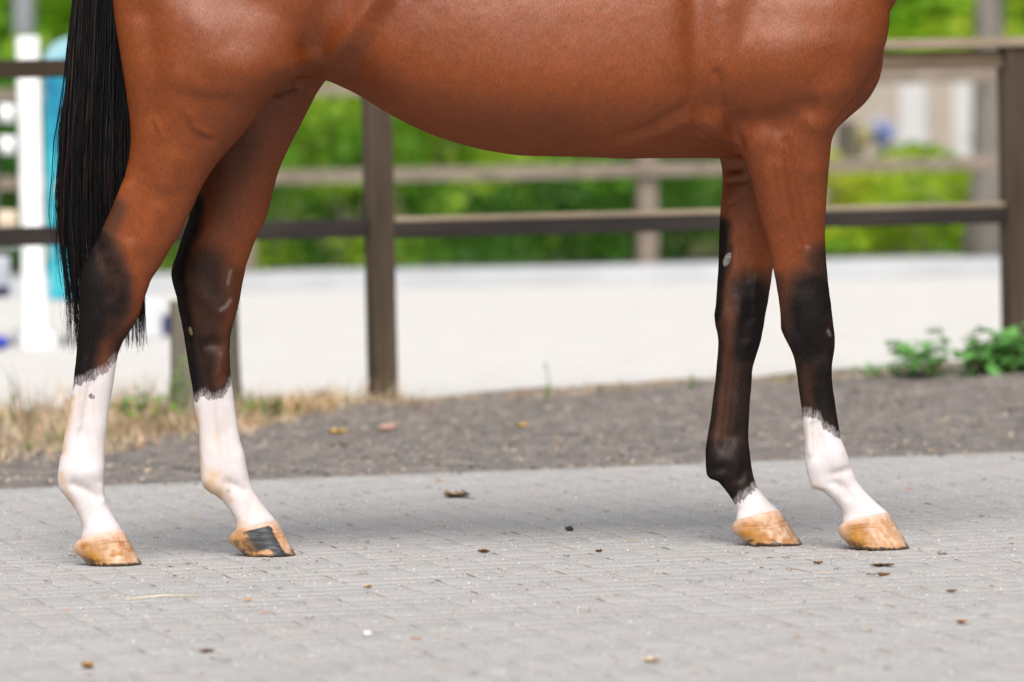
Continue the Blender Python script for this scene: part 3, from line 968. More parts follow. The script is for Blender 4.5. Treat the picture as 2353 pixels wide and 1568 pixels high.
# dry grass along the fence
def dry_grass():
    r = np.random.default_rng(61)
    n1, n2 = 10500, 5000
    u = np.concatenate([r.uniform(-1.9, 0.3, n1), r.uniform(-0.1, 4.0, n2)])
    wl_ = np.concatenate([np.full(n1, 1.0), np.full(n2, 0.0)])
    # the tuft strip widens to the left
    wd = np.interp(u, [-1.9, -0.95, -0.35, 0.1, 0.42, 4.0], [2.7, 2.4, 1.7, 0.8, 0.36, 0.34])
    cen = np.interp(u, [-1.9, -0.95, -0.35, 0.1, 0.42, 4.0], [2.3, 2.45, 3.0, 3.55, 3.86, 3.86])
    v = cen + (r.random(len(u)) - 0.5) * wd
    patch = vnoise(u * 3.5, v * 3.5, 12)
    edge_ = np.abs(v - cen) / (wd / 2)
    keep = patch + r.random(len(u)) * 0.5 - 0.34 * edge_ ** 2 * (v < cen) > 0.60
    u, v, patch = u[keep], v[keep], patch[keep]
    nk = 1500
    ut, vt = r.uniform(-1.9, 0.62, nk), r.uniform(2.9, 3.95, nk)
    ok = vnoise(ut * 5, vt * 5, 23) + 0.3 * r.random(nk) > 0.62
    ut, vt = ut[ok], vt[ok]
    tall = np.concatenate([np.zeros(len(u)), np.ones(len(ut))])
    u, v, patch = np.concatenate([u, ut]), np.concatenate([v, vt]), np.concatenate([patch, np.full(len(ut), 0.6)])
    n = len(u)
    p = E0 + u[:, None] * EX + v[:, None] * EY
    z = verge_z(u, v)
    left = sstep((0.9 - u) / 1.6)
    h = (0.012 + 0.016 * left + 0.05 * r.random(n) ** 5 * (0.4 + left) + 0.03 * left * (v > 3.2)) * r.uniform(0.5, 1.4, n) + tall * r.uniform(0.02, 0.09, n)
    a = r.uniform(0, 6.28, n); lean = r.uniform(0.2, 1.4, n) * h
    wb = r.uniform(0.0012, 0.003, n)
    base = np.column_stack([p, z - 0.003])
    side = np.stack([-np.sin(a), np.cos(a), np.zeros(n)], -1) * wb[:, None]
    d1 = np.stack([np.cos(a) * lean * 0.35, np.sin(a) * lean * 0.35, h * 0.6], -1)
    d2 = np.stack([np.cos(a) * lean, np.sin(a) * lean, h], -1)
    V = np.stack([base - side, base + side, base + d1 + side * 0.8, base + d1 - side * 0.8, base + d2], 1)
    Fq = (np.array([[0, 1, 2, 3]])[None] + (np.arange(n) * 5)[:, None, None]).reshape(-1, 4)
    Ft = (np.array([[3, 2, 4]])[None] + (np.arange(n) * 5)[:, None, None]).reshape(-1, 3)
    me = mesh_np('dry_grass', V.reshape(-1, 3), [Fq, Ft])
    pal = np.array([(0.24, 0.26, 0.09), (0.44, 0.23, 0.13), (0.50, 0.36, 0.22), (0.58, 0.45, 0.30), (0.62, 0.51, 0.36), (0.44, 0.31, 0.18)])
    wgt = [0.26, 0.3, 0.14, 0.16, 0.09, 0.05]
    pt = vnoise(u * 6 + 3, v * 6, 19)
    c = pal[np.clip((vnoise(u * 4, v * 4, 18) * 5.4 + r.normal(0, 1.1, n)).astype(int), 0, 5)[:]] * (0.75 + 0.75 * pt[:, None]) * r.uniform(0.75, 1.2, (n, 1))
    attr_color(me, 'tint', np.repeat(c, 5, 0))
    o = link('dry_grass', me, vcol_mat('straw_blades', 0.7, 0.2, 40, 0.1, 0.25))
    tag(o, 'straw coloured dry grass along the foot of the fence', 'dry grass', None, 'stuff')
dry_grass()

# ================================================================== LITTER ON THE PAVING
def leaf_litter_mesh(L, Wd, curl, seed, thick=0.0008):
    r = np.random.default_rng(seed)
    nx, ny = 10, 4
    t = np.linspace(0, 1, nx); s = np.linspace(-1, 1, ny * 2 + 1)
    prof = np.sin(np.pi * np.clip(t, 0.02, 0.98)) ** 0.8 * (1 + 0.25 * np.sin(t * 9 + seed)) * r.uniform(0.5, 1.25, nx)
    X = (t - 0.5)[:, None] * L + 0 * s[None]
    Yg = (prof[:, None] * s[None] + 0.35 * r.normal(0, 0.5, nx)[:, None] * (np.abs(s[None]) > 0.8)) * Wd / 2 + 0.18 * Wd * np.sin(t * 3 + seed)[:, None]
    Z = curl * ((s[None] ** 2) * prof[:, None] + 0.5 * ((t - 0.5) ** 2 * 4)[:, None]) + r.normal(0, curl * 0.08, X.shape) + 0.0015
    V = np.stack([X, Yg, Z], -1).reshape(-1, 3)
    m = 2 * ny + 1
    i = np.arange(nx - 1)[:, None] * m + np.arange(m - 1)[None]
    F = np.stack([i, i + 1, i + m + 1, i + m], -1).reshape(-1, 4)
    V2 = V - (0, 0, thick)
    return np.vstack([V, V2]), np.vstack([F, F[:, ::-1] + len(V)])
def litter(name, px, py, L, Wd, curl, c1, c2, label, cat, seed, rot=None):
    g = ground_at(px, py)
    V, F = leaf_litter_mesh(L, Wd, curl, seed)
    me = mesh_np(name, V, F); smooth(me)
    o = link(name, me, simple(name + '_colour', c1, c2, 120, 0.75, 0.2, 0.2))
    o.location = (g[0], g[1], 0.001)
    o.rotation_euler = (0, 0, random.uniform(-0.5, 0.5) if rot is None else rot)
    tag(o, label, cat)
    return o
OR1, OR2 = (0.25, 0.11, 0.03), (0.50, 0.25, 0.08)
BR1, BR2 = (0.07, 0.035, 0.018), (0.22, 0.10, 0.045)
TN1, TN2 = (0.42, 0.28, 0.15), (0.62, 0.45, 0.28)
litter('dead_leaf', 200, 1536, 0.027, 0.05, 0.010, (0.32, 0.16, 0.03), (0.55, 0.30, 0.06), 'golden brown dead leaf near the lower left corner', 'leaf', 1)
litter('dead_leaf', 1498, 1523, 0.036, 0.03, 0.007, TN1, (0.75, 0.58, 0.40), 'cream dead leaf at the bottom edge right of the middle', 'leaf', 2, 0.3)
litter('dead_leaf', 2209, 1433, 0.024, 0.02, 0.006, OR1, OR2, 'small orange leaf alone near the lower right corner', 'leaf', 3)
litter('dead_leaf', 475, 1499, 0.032, 0.02, 0.004, BR1, (0.30, 0.17, 0.09), 'thin brown leaf low at left, right of a dark crumb', 'leaf', 4, 0.1)
litter('dead_leaf', 2031, 1325, 0.030, 0.02, 0.008, OR1, (0.42, 0.22, 0.10), 'curled orange brown leaf below the bark flake by the front hoof', 'leaf', 5, -0.1)
litter('bark_flake', 2027, 1303, 0.055, 0.035, 0.005, (0.03, 0.02, 0.012), (0.28, 0.18, 0.09), 'dark ragged bark flake below the white front hoof', 'bark', 6, 0.05)
litter('dead_leaf', 1050, 1144, 0.068, 0.12, 0.014, (0.20, 0.13, 0.07), (0.36, 0.26, 0.16), 'large dull brown leaf on the paving under the belly', 'leaf', 7, 0.1)
litter('dead_leaf', 1112, 1271, 0.028, 0.03, 0.006, BR1, OR1, 'narrow rust brown leaf on the paving left of the black clod', 'leaf', 8, 0.1)
litter('dead_leaf', 845, 1352, 0.02, 0.02, 0.005, TN1, TN2, 'small tan scrap of leaf right of the straw stalk', 'leaf', 9)
litter('dead_leaf', 2186, 1361, 0.026, 0.02, 0.004, BR1, TN1, 'flat brown scrap of leaf near the right edge', 'leaf', 10, 0.0)
litter('dead_leaf', 1376, 1271, 0.014, 0.02, 0.007, BR1, BR2, 'tiny curled dark leaf right of the black clod', 'leaf', 11)
litter('dead_leaf', 1880, 1297, 0.022, 0.03, 0.006, (0.12, 0.08, 0.05), TN1, 'pale brown leaf scrap between the front hooves', 'leaf', 12)
litter('dead_leaf', 776, 1033, 0.06, 0.10, 0.016, (0.50, 0.32, 0.08), (0.66, 0.46, 0.16), 'yellow leaf on the gravel verge right of the far hind leg', 'leaf', 13)
litter('dead_leaf', 1198, 1017, 0.05, 0.09, 0.014, (0.40, 0.24, 0.05), (0.58, 0.38, 0.12), 'ochre leaf on the gravel verge below the belly middle', 'leaf', 14)
for nm_, px_, py_ in (('yellow', 776, 1033), ('ochre', 1198, 1017)):
    for o in bpy.data.objects:
        if o.get('label', '').startswith(nm_ + ' leaf'):
            o.location.z = 0.045
def lump(name, px, py, s, c1, c2, label, cat, seed, flat=0.7, z=0.0):
    g = ground_at(px, py, z)
    V, F = ico(2, seed, 0.14)
    V = V * np.array([1.1, 0.9, flat]) * s
    me = mesh_np(name, V, F); smooth(me)
    o = link(name, me, simple(name + '_surface', c1, c2, 90, 0.85, 0.2, 0.4))
    o.location = (g[0], g[1], z + s * flat * 0.75)
    o.rotation_euler = (0, 0, seed)
    return tag(o, label, cat)
lump('dirt_clod', 1308, 1220, 0.0095, (0.025, 0.022, 0.022), (0.06, 0.05, 0.045), 'black dirt clod on the paving under the belly', 'clod', 3)
lump('dirt_clod', 1718, 1250, 0.0045, (0.02, 0.02, 0.02), (0.05, 0.045, 0.04), 'tiny black crumb left of the black leg hoof heel', 'clod', 4)
lump('pebble', 845, 1463, 0.010, (0.62, 0.58, 0.54), (0.75, 0.70, 0.66), 'round white pebble low left of the middle', 'pebble', 5)
lump('pebble', 2165, 1275, 0.010, (0.22, 0.20, 0.19), (0.32, 0.29, 0.28), 'grey brown pebble right of the white front hoof', 'pebble', 6)
lump('brick_fragment', 891, 988, 0.034, (0.40, 0.24, 0.19), (0.52, 0.33, 0.27), 'pinkish brick fragment on the verge beside the fence post', 'brick', 7, 0.35, 0.015)
a, b = ground_at(288, 1377, 0.004), ground_at(458, 1369, 0.004)
V, Q, T = tube_np([a, (a + b) / 2 + (0, 0, 0.004), b], [0.0014, 0.0016, 0.0012], 6)
me = mesh_np('straw', V, [Q, T]); smooth(me)
tag(link('straw_stalk', me, simple('straw', (0.62, 0.52, 0.33), (0.74, 0.64, 0.44), 60, 0.5, 0.3, 0.0)), 'single pale straw stalk on the paving below the hind hooves', 'straw')
# countless smaller scraps
def crumbs():
    r = np.random.default_rng(71)
    n = 1000
    u = r.uniform(-2.2, 2.2, n); v = r.uniform(-6.0, -0.1, n)
    p = E0 + u[:, None] * EX + v[:, None] * EY
    s = 0.003 + 0.011 * r.random(n) ** 2.5
    LV = np.array([[-1, 0, 0.1], [-0.2, -0.35, 0.25], [0.4, -0.3, 0.05], [1, 0.1, 0.3], [0.3, 0.35, 0.1], [-0.4, 0.3, 0.3]], float)
    LF = np.array([[0, 1, 5], [1, 2, 4], [1, 4, 5], [2, 3, 4]])
    V, F = scatter_shape(LV, LF, np.column_stack([p, np.full(n, 0.002)]), s, r.uniform(-0.9, 0.9, n) + TH, r.uniform(-0.3, 0.3, n))
    me = mesh_np('leaf_scraps', V, F)
    pal = np.array([(0.45, 0.22, 0.08), (0.30, 0.14, 0.06), (0.55, 0.36, 0.18), (0.08, 0.05, 0.03), (0.16, 0.10, 0.06), (0.06, 0.06, 0.06), (0.14, 0.20, 0.04)])
    c = pal[r.choice(len(pal), n, p=[0.22, 0.2, 0.18, 0.13, 0.14, 0.09, 0.04])]
    attr_color(me, 'tint', np.repeat(c, len(LV), 0))
    tag(link('leaf_scraps', me, vcol_mat('scrap', 0.8, 0.2, 200, 0.2)), 'tiny brown leaf scraps scattered over the paving', 'leaf scraps', None, 'stuff')
crumbs()
def joint_debris():
    r = np.random.default_rng(83)
    n = 330
    u = np.round(r.uniform(-2.1, 2.1, n) / 0.1) * 0.1 + r.normal(0, 0.003, n); v = r.uniform(-6.2, -0.3, n)
    p = E0 + u[:, None] * EX + v[:, None] * EY
    LV = np.array([[-1, -1, 0], [1, -0.7, 0], [1, 0.7, 0], [-1, 1, 0], [0.2, 0, 1.0]], float)
    LF = np.array([[0, 1, 4], [1, 2, 4], [2, 3, 4], [3, 0, 4]])
    an = np.stack([r.uniform(0.012, 0.05, n), r.uniform(0.0012, 0.0028, n), np.full(n, 0.0018)], -1)
    V, F = scatter_shape(LV, LF, np.column_stack([p, np.full(n, -0.0006)]), np.ones(n), TH + math.pi / 2 + r.normal(0, 0.04, n), None, an)
    me = mesh_np('joint_debris', V, F)
    pal = np.array([(0.26, 0.17, 0.11), (0.17, 0.12, 0.085), (0.33, 0.23, 0.16), (0.11, 0.10, 0.06)])
    attr_color(me, 'tint', np.repeat(pal[r.integers(0, 4, n)], len(LV), 0))
    tag(link('joint_debris', me, vcol_mat('debris', 0.9, 0.1, 150, 0.3)), 'brown debris caught in the joints of the block paving', 'debris', None, 'stuff')
joint_debris()

# ================================================================== HORSE
Y0 = 13.21                                     # the horse's middle plane
def side_y(near, off):
    return Y0 - off if near else Y0 + off

# outlines measured from the photograph: (row, back edge, front edge)
NH = [(-230,360,600),(-150,300,690),(-60,262,735),(0,255.5,748),(60,265,750),(100,271,744),(130,276,734),(157,280,714),(168,282,692),(193,286,650),(222,290,622),(249,294,599),(277,297,582),(306,299,558.6),(342,298,526),(373,294,499),(406,283.6,477),(431,273,462),(469,258.6,445),(515,237.7,423),(548,223,404.4),(585,202,381.5),(612,189,366),(638,184,348),(667,182.5,337.7),(696,182,327),(717,181.5,322),(740,180,310.6),(760,179,296.5),(783,177.5,281.5),(804,176,273),(827,173.5,268),(854,170.5,263.8),(890,167,258.6),(929,159,252),(971,152.3,247),(1006,146,243),(1036,142,241.3),(1056,136.7,240.9),(1081,132.5,241.3),(1100,131.5,239.6),(1122,136.7,239.8),(1140,152.3,242),(1158,167,248),(1177,177.3,257),(1196,185.6,270),(1210,190,279),(1225,187,284),(1245,182,292)]
FH = [(-150,420,720),(0,390,780),(100,395,778),(150,398,768),(185,402,754),(215,406,731),(258,414,709),(301,424,688),(345,432,665),(387,440,645),(425,442,634),(464,441,623.4),(479,438.8,620),(504,433.6,613),(531,425,600),(560,414.8,585.5),(592,404.4,574),(614,396,566),(631,393,563.4),(638,393,561.5),(658,397,557),(690,406.5,552),(717,410.6,546),(746,416.9,537),(779,423,529.3),(821,429.4,528.3),(862,435.7,530.3),(894,442,534.5),(929,444.7,539.5),(960,448.9,543.3),(988,455,547.5),(1019,457,553),(1052,459,563.5),(1085,460,568.6),(1112,462.4,574.5),(1125,467.6,580),(1136,480,585.5),(1146,498.9,592),(1158,513.4,599.5),(1177,528,615),(1198,540.5,633),(1208,543,637),(1225,540,645),(1245,536,655)]
NF = [(-260,1780,1960),(-160,1690,2010),(-60,1660,2036),(0,1655,2047),(42,1652,2046.5),(79,1650,2041.5),(106,1649,2035),(123,1649,2029),(160,1651,2012),(210,1657,1984),(262,1667,1950),(290,1678,1928),(312,1688,1913),(338,1694.4,1910),(365,1709,1909),(398,1721.5,1904.5),(427,1729.8,1901.5),(464,1738,1899),(498,1746.5,1897),(533,1757,1896),(569,1767.3,1896.5),(598,1773.6,1898.4),(625,1778,1901),(654,1784,1903.8),(692,1790,1909),(725,1793.4,1913),(754,1794,1916.5),(775,1802.7,1919),(798,1815,1918.5),(817,1823.6,1915),(837,1827.7,1912),(867,1832,1911.5),(900,1836,1915.4),(933,1841,1920.6),(950,1842,1923),(981,1845.4,1928),(1012,1848.6,1935),(1031,1849,1942),(1054,1849.6,1951.5),(1077,1851.7,1958.3),(1102,1859,1968.5),(1117,1863,1979),(1124,1869.4,1985),(1126,1884,1986.5),(1133,1896.5,1992.5),(1148,1913,2007),(1165,1927.7,2028),(1179,1937,2043),(1200,1936,2052),(1225,1935,2062)]
FF = [(-200,1760,1960),(-100,1680,2020),(0,1660,2040),(80,1650,2036),(106,1648,2033),(133,1647,2031.5),(167,1647,2028.4),(194,1647,2020),(219,1647,2005.5),(242,1648,1989),(262,1648,1964),(285,1649,1936.8),(312,1650,1911.7),(338,1651,1896),(366,1652.7,1884),(379,1654.8,1878),(398,1659,1868),(421,1660,1858),(456,1657,1843),(494,1654.8,1825),(531,1652.7,1808),(577,1651.7,1791),(623,1650,1775.5),(654,1647.8,1771.5),(696,1645.4,1765),(725,1641,1759),(748,1643.4,1755.5),(771,1648.6,1751.5),(790,1650.6,1747),(810,1649.6,1741),(842,1646.5,1731),(858,1645,1728.2),(879,1643.4,1727.7),(912,1638.8,1724.6),(937,1636,1722.8),(960,1633.3,1721.5),(990,1627.7,1720),(1017,1623.6,1720.3),(1040,1620.4,1723),(1065,1621.5,1726),(1090,1622.6,1729.8),(1102,1629.8,1733),(1106,1648.6,1734.5),(1119,1659,1738),(1137,1673.6,1752),(1156,1686,1769),(1173,1694,1789),(1195,1692,1800),(1220,1690,1812)]
# lateral middle and half width of the limbs (row, middle, half)
LAT_H = [(-230,.095,.085),(-60,.128,.120),(60,.146,.136),(150,.156,.134),(200,.154,.125),(250,.148,.112),(340,.138,.088),(430,.13,.069),(515,.125,.057),(600,.12,.049),(660,.118,.049),(740,.115,.043),(800,.11,.033),(900,.105,.0275),(1000,.10,.0275),(1040,.098,.031),(1085,.097,.036),(1140,.095,.030),(1180,.093,.032),(1215,.092,.042),(1250,.092,.044)]
LAT_F = [(-260,.09,.07),(-100,.122,.10),(0,.144,.122),(100,.158,.128),(160,.156,.120),(200,.152,.109),(290,.146,.088),(365,.14,.072),(430,.135,.060),(500,.13,.051),(570,.125,.044),(650,.12,.039),(740,.115,.043),(790,.113,.041),(840,.11,.031),(900,.107,.0265),(1000,.103,.0265),(1030,.101,.030),(1070,.098,.0345),(1125,.096,.030),(1160,.094,.033),(1195,.092,.042),(1230,.092,.043)]
DZ = {}
def limb(rows, lat, near, hind, z_sole_row):
    rows = np.array(rows, float); lat = np.array(lat, float)
    y = np.arange(rows[0, 0], rows[-1, 0] + 0.1, 6.0)
    xl, xr_ = np.interp(y, rows[:, 0], rows[:, 1]), np.interp(y, rows[:, 0], rows[:, 2])
    cm, hf = np.interp(y, lat[:, 0], lat[:, 1]), np.interp(y, lat[:, 0], lat[:, 2])
    k = np.array([0.25, 0.5, 0.25])
    sm = lambda a: np.convolve(np.pad(a, 1, mode='edge'), k, 'valid')
    cm, hf = sm(sm(cm)), sm(sm(hf))
    n = 44
    th = np.linspace(0, 2 * math.pi, n, endpoint=False)
    c, s = np.cos(th), np.sin(th)
    e = 2 / 2.35
    cc = np.sign(c) * np.abs(c) ** e
    ss = np.sign(s) * np.abs(s) ** e
    u = cc[None]                                               # -1 back, +1 front
    # tendon groove of the cannon, flat knees
    g0 = np.interp(y, [760, 830, 1000, 1040] if not hind else [800, 870, 1000, 1045], [0, 1, 1, 0])
    groove = 1 - 0.26 * g0[:, None] * np.exp(-((u + 0.18) / 0.20) ** 2)
    # back of the forearm and gaskin is slimmer than the front
    px = (xl + xr_)[:, None] / 2 + (xr_ - xl)[:, None] / 2 * cc[None]
    ly = ss[None] * hf[:, None] * groove
    Yw = side_y(near, cm)[:, None] - ly
    V = W(px, y[:, None] + 0 * px, Yw)
    rows_n = len(y)
    V[..., 2] += DZ_of(near, hind)
    V = V.reshape(-1, 3)
    i = np.arange(rows_n - 1)[:, None] * n; j = np.arange(n)[None]; kk = (j + 1) % n
    Q = np.stack([i + j, i + kk, i + kk + n, i + j + n], -1).reshape(-1, 4)
    top, bot = V[:n].mean(0), V[-n:].mean(0)
    V = np.vstack([V, top[None], bot[None]])
    j = np.arange(n); kk = (j + 1) % n
    T = np.vstack([np.stack([np.full(n, rows_n * n), kk, j], 1), np.stack([np.full(n, rows_n * n + 1), (rows_n - 1) * n + j, (rows_n - 1) * n + kk], 1)])
    return V, Q, T
SOLE = {(True, True): (265, 1294), (False, True): (610, 1281), (True, False): (2010, 1260), (False, False): (1770, 1254)}
HOOF_OFF = 0.092
def DZ_of(near, hind):
    px, py = SOLE[(near, hind)]
    return -W(px, py, side_y(near, HOOF_OFF))[2]

def torso():
    st = np.array([(272,-170,40,.06),(300,-230,110,.13),(360,-290,165,.20),(450,-330,190,.245),(560,-345,186,.262),(660,-340,178,.262),(712,-333,176,.258),(757,-326,187,.258),(831,-316,222,.27),(878,-310,254,.282),(921,-303,279,.292),(981,-296,307,.303),(1045,-292,329,.312),(1110,-288,345,.32),(1175,-286,357,.326),(1250,-286,360,.328),(1340,-288,362,.326),(1440,-293,365.5,.318),(1532,-303,364.5,.305),(1600,-318,363.5,.290),(1660,-336,366,.274),(1710,-352,364,.262),(1760,-368,345,.25),(1820,-384,315,.23),(1880,-388,285,.20),(1930,-375,250,.165),(1970,-330,205,.12),(1996,-250,150,.07)], float)
    n = 64
    xs = np.arange(st[0, 0], st[-1, 0] + 0.1, 10.0)
    yt, yb, hw = (np.interp(xs, st[:, 0], st[:, k]) for k in (1, 2, 3))
    k = np.array([0.25, 0.5, 0.25])
    for _ in range(3):
        yb = np.convolve(np.pad(yb, 1, mode='edge'), k, 'valid')
        hw = np.convolve(np.pad(hw, 1, mode='edge'), k, 'valid')
    th = np.linspace(0, 2 * math.pi, n, endpoint=False)
    s, c = np.sin(th), np.cos(th)
    e = 2 / 2.25
    vv = np.sign(c) * np.abs(c) ** e           # +1 down
    ww = np.sign(s) * np.abs(s) ** e
    py = (yt + yb)[:, None] / 2 + (yb - yt)[:, None] / 2 * vv[None]
    # widest a little below the middle
    k0 = np.interp(xs, [400, 800, 1500, 1800], [0.12, 0.34, 0.34, 0.20])[:, None]
    q = np.where(vv[None] > k0, (vv[None] - k0) / (1 - k0), (k0 - vv[None]) / (1 + k0))
    ex = np.where(vv[None] > k0, 2.35, 2.1)
    ww2 = np.sign(s)[None] * hw[:, None] * np.maximum(1 - np.clip(q, 0, 1) ** ex, 0) ** (1 / ex)
    V = W(xs[:, None] + 0 * py, py, Y0 - ww2)
    # keep the section upright in the world
    m = len(xs)
    V = V.reshape(-1, 3)
    i = np.arange(m - 1)[:, None] * n; j = np.arange(n)[None]; kk = (j + 1) % n
    Q = np.stack([i + j, i + j + n, i + kk + n, i + kk], -1).reshape(-1, 4)
    V = np.vstack([V, V[:n].mean(0)[None], V[-n:].mean(0)[None]])
    j = np.arange(n); kk = (j + 1) % n
    T = np.vstack([np.stack([np.full(n, m * n), j, kk], 1), np.stack([np.full(n, m * n + 1), (m - 1) * n + kk, (m - 1) * n + j], 1)])
    return V, Q, T

def axis_tube(pts, rv, rl, sides=28):
    """neck and head: vertical-plane radius rv, lateral radius rl"""
    pts = np.array([W(a, b, Y0) for a, b in pts])
    V, Q, T = tube_np(pts, 1.0, sides)
    # rebuild with two radii: local normal in the xz plane and lateral along y
    t = np.gradient(pts, axis=0); t /= np.linalg.norm(t, axis=1)[:, None]
    nrm = np.stack([-t[:, 2], 0 * t[:, 0], t[:, 0]], -1)
    th = np.linspace(0, 2 * math.pi, sides, endpoint=False)
    ring = pts[:, None] + nrm[:, None] * (np.array(rv)[:, None] * np.cos(th)[None])[..., None]
    ring[..., 1] += np.array(rl)[:, None] * np.sin(th)[None]
    V[:len(pts) * sides] = ring.reshape(-1, 3)
    return V, Q, T

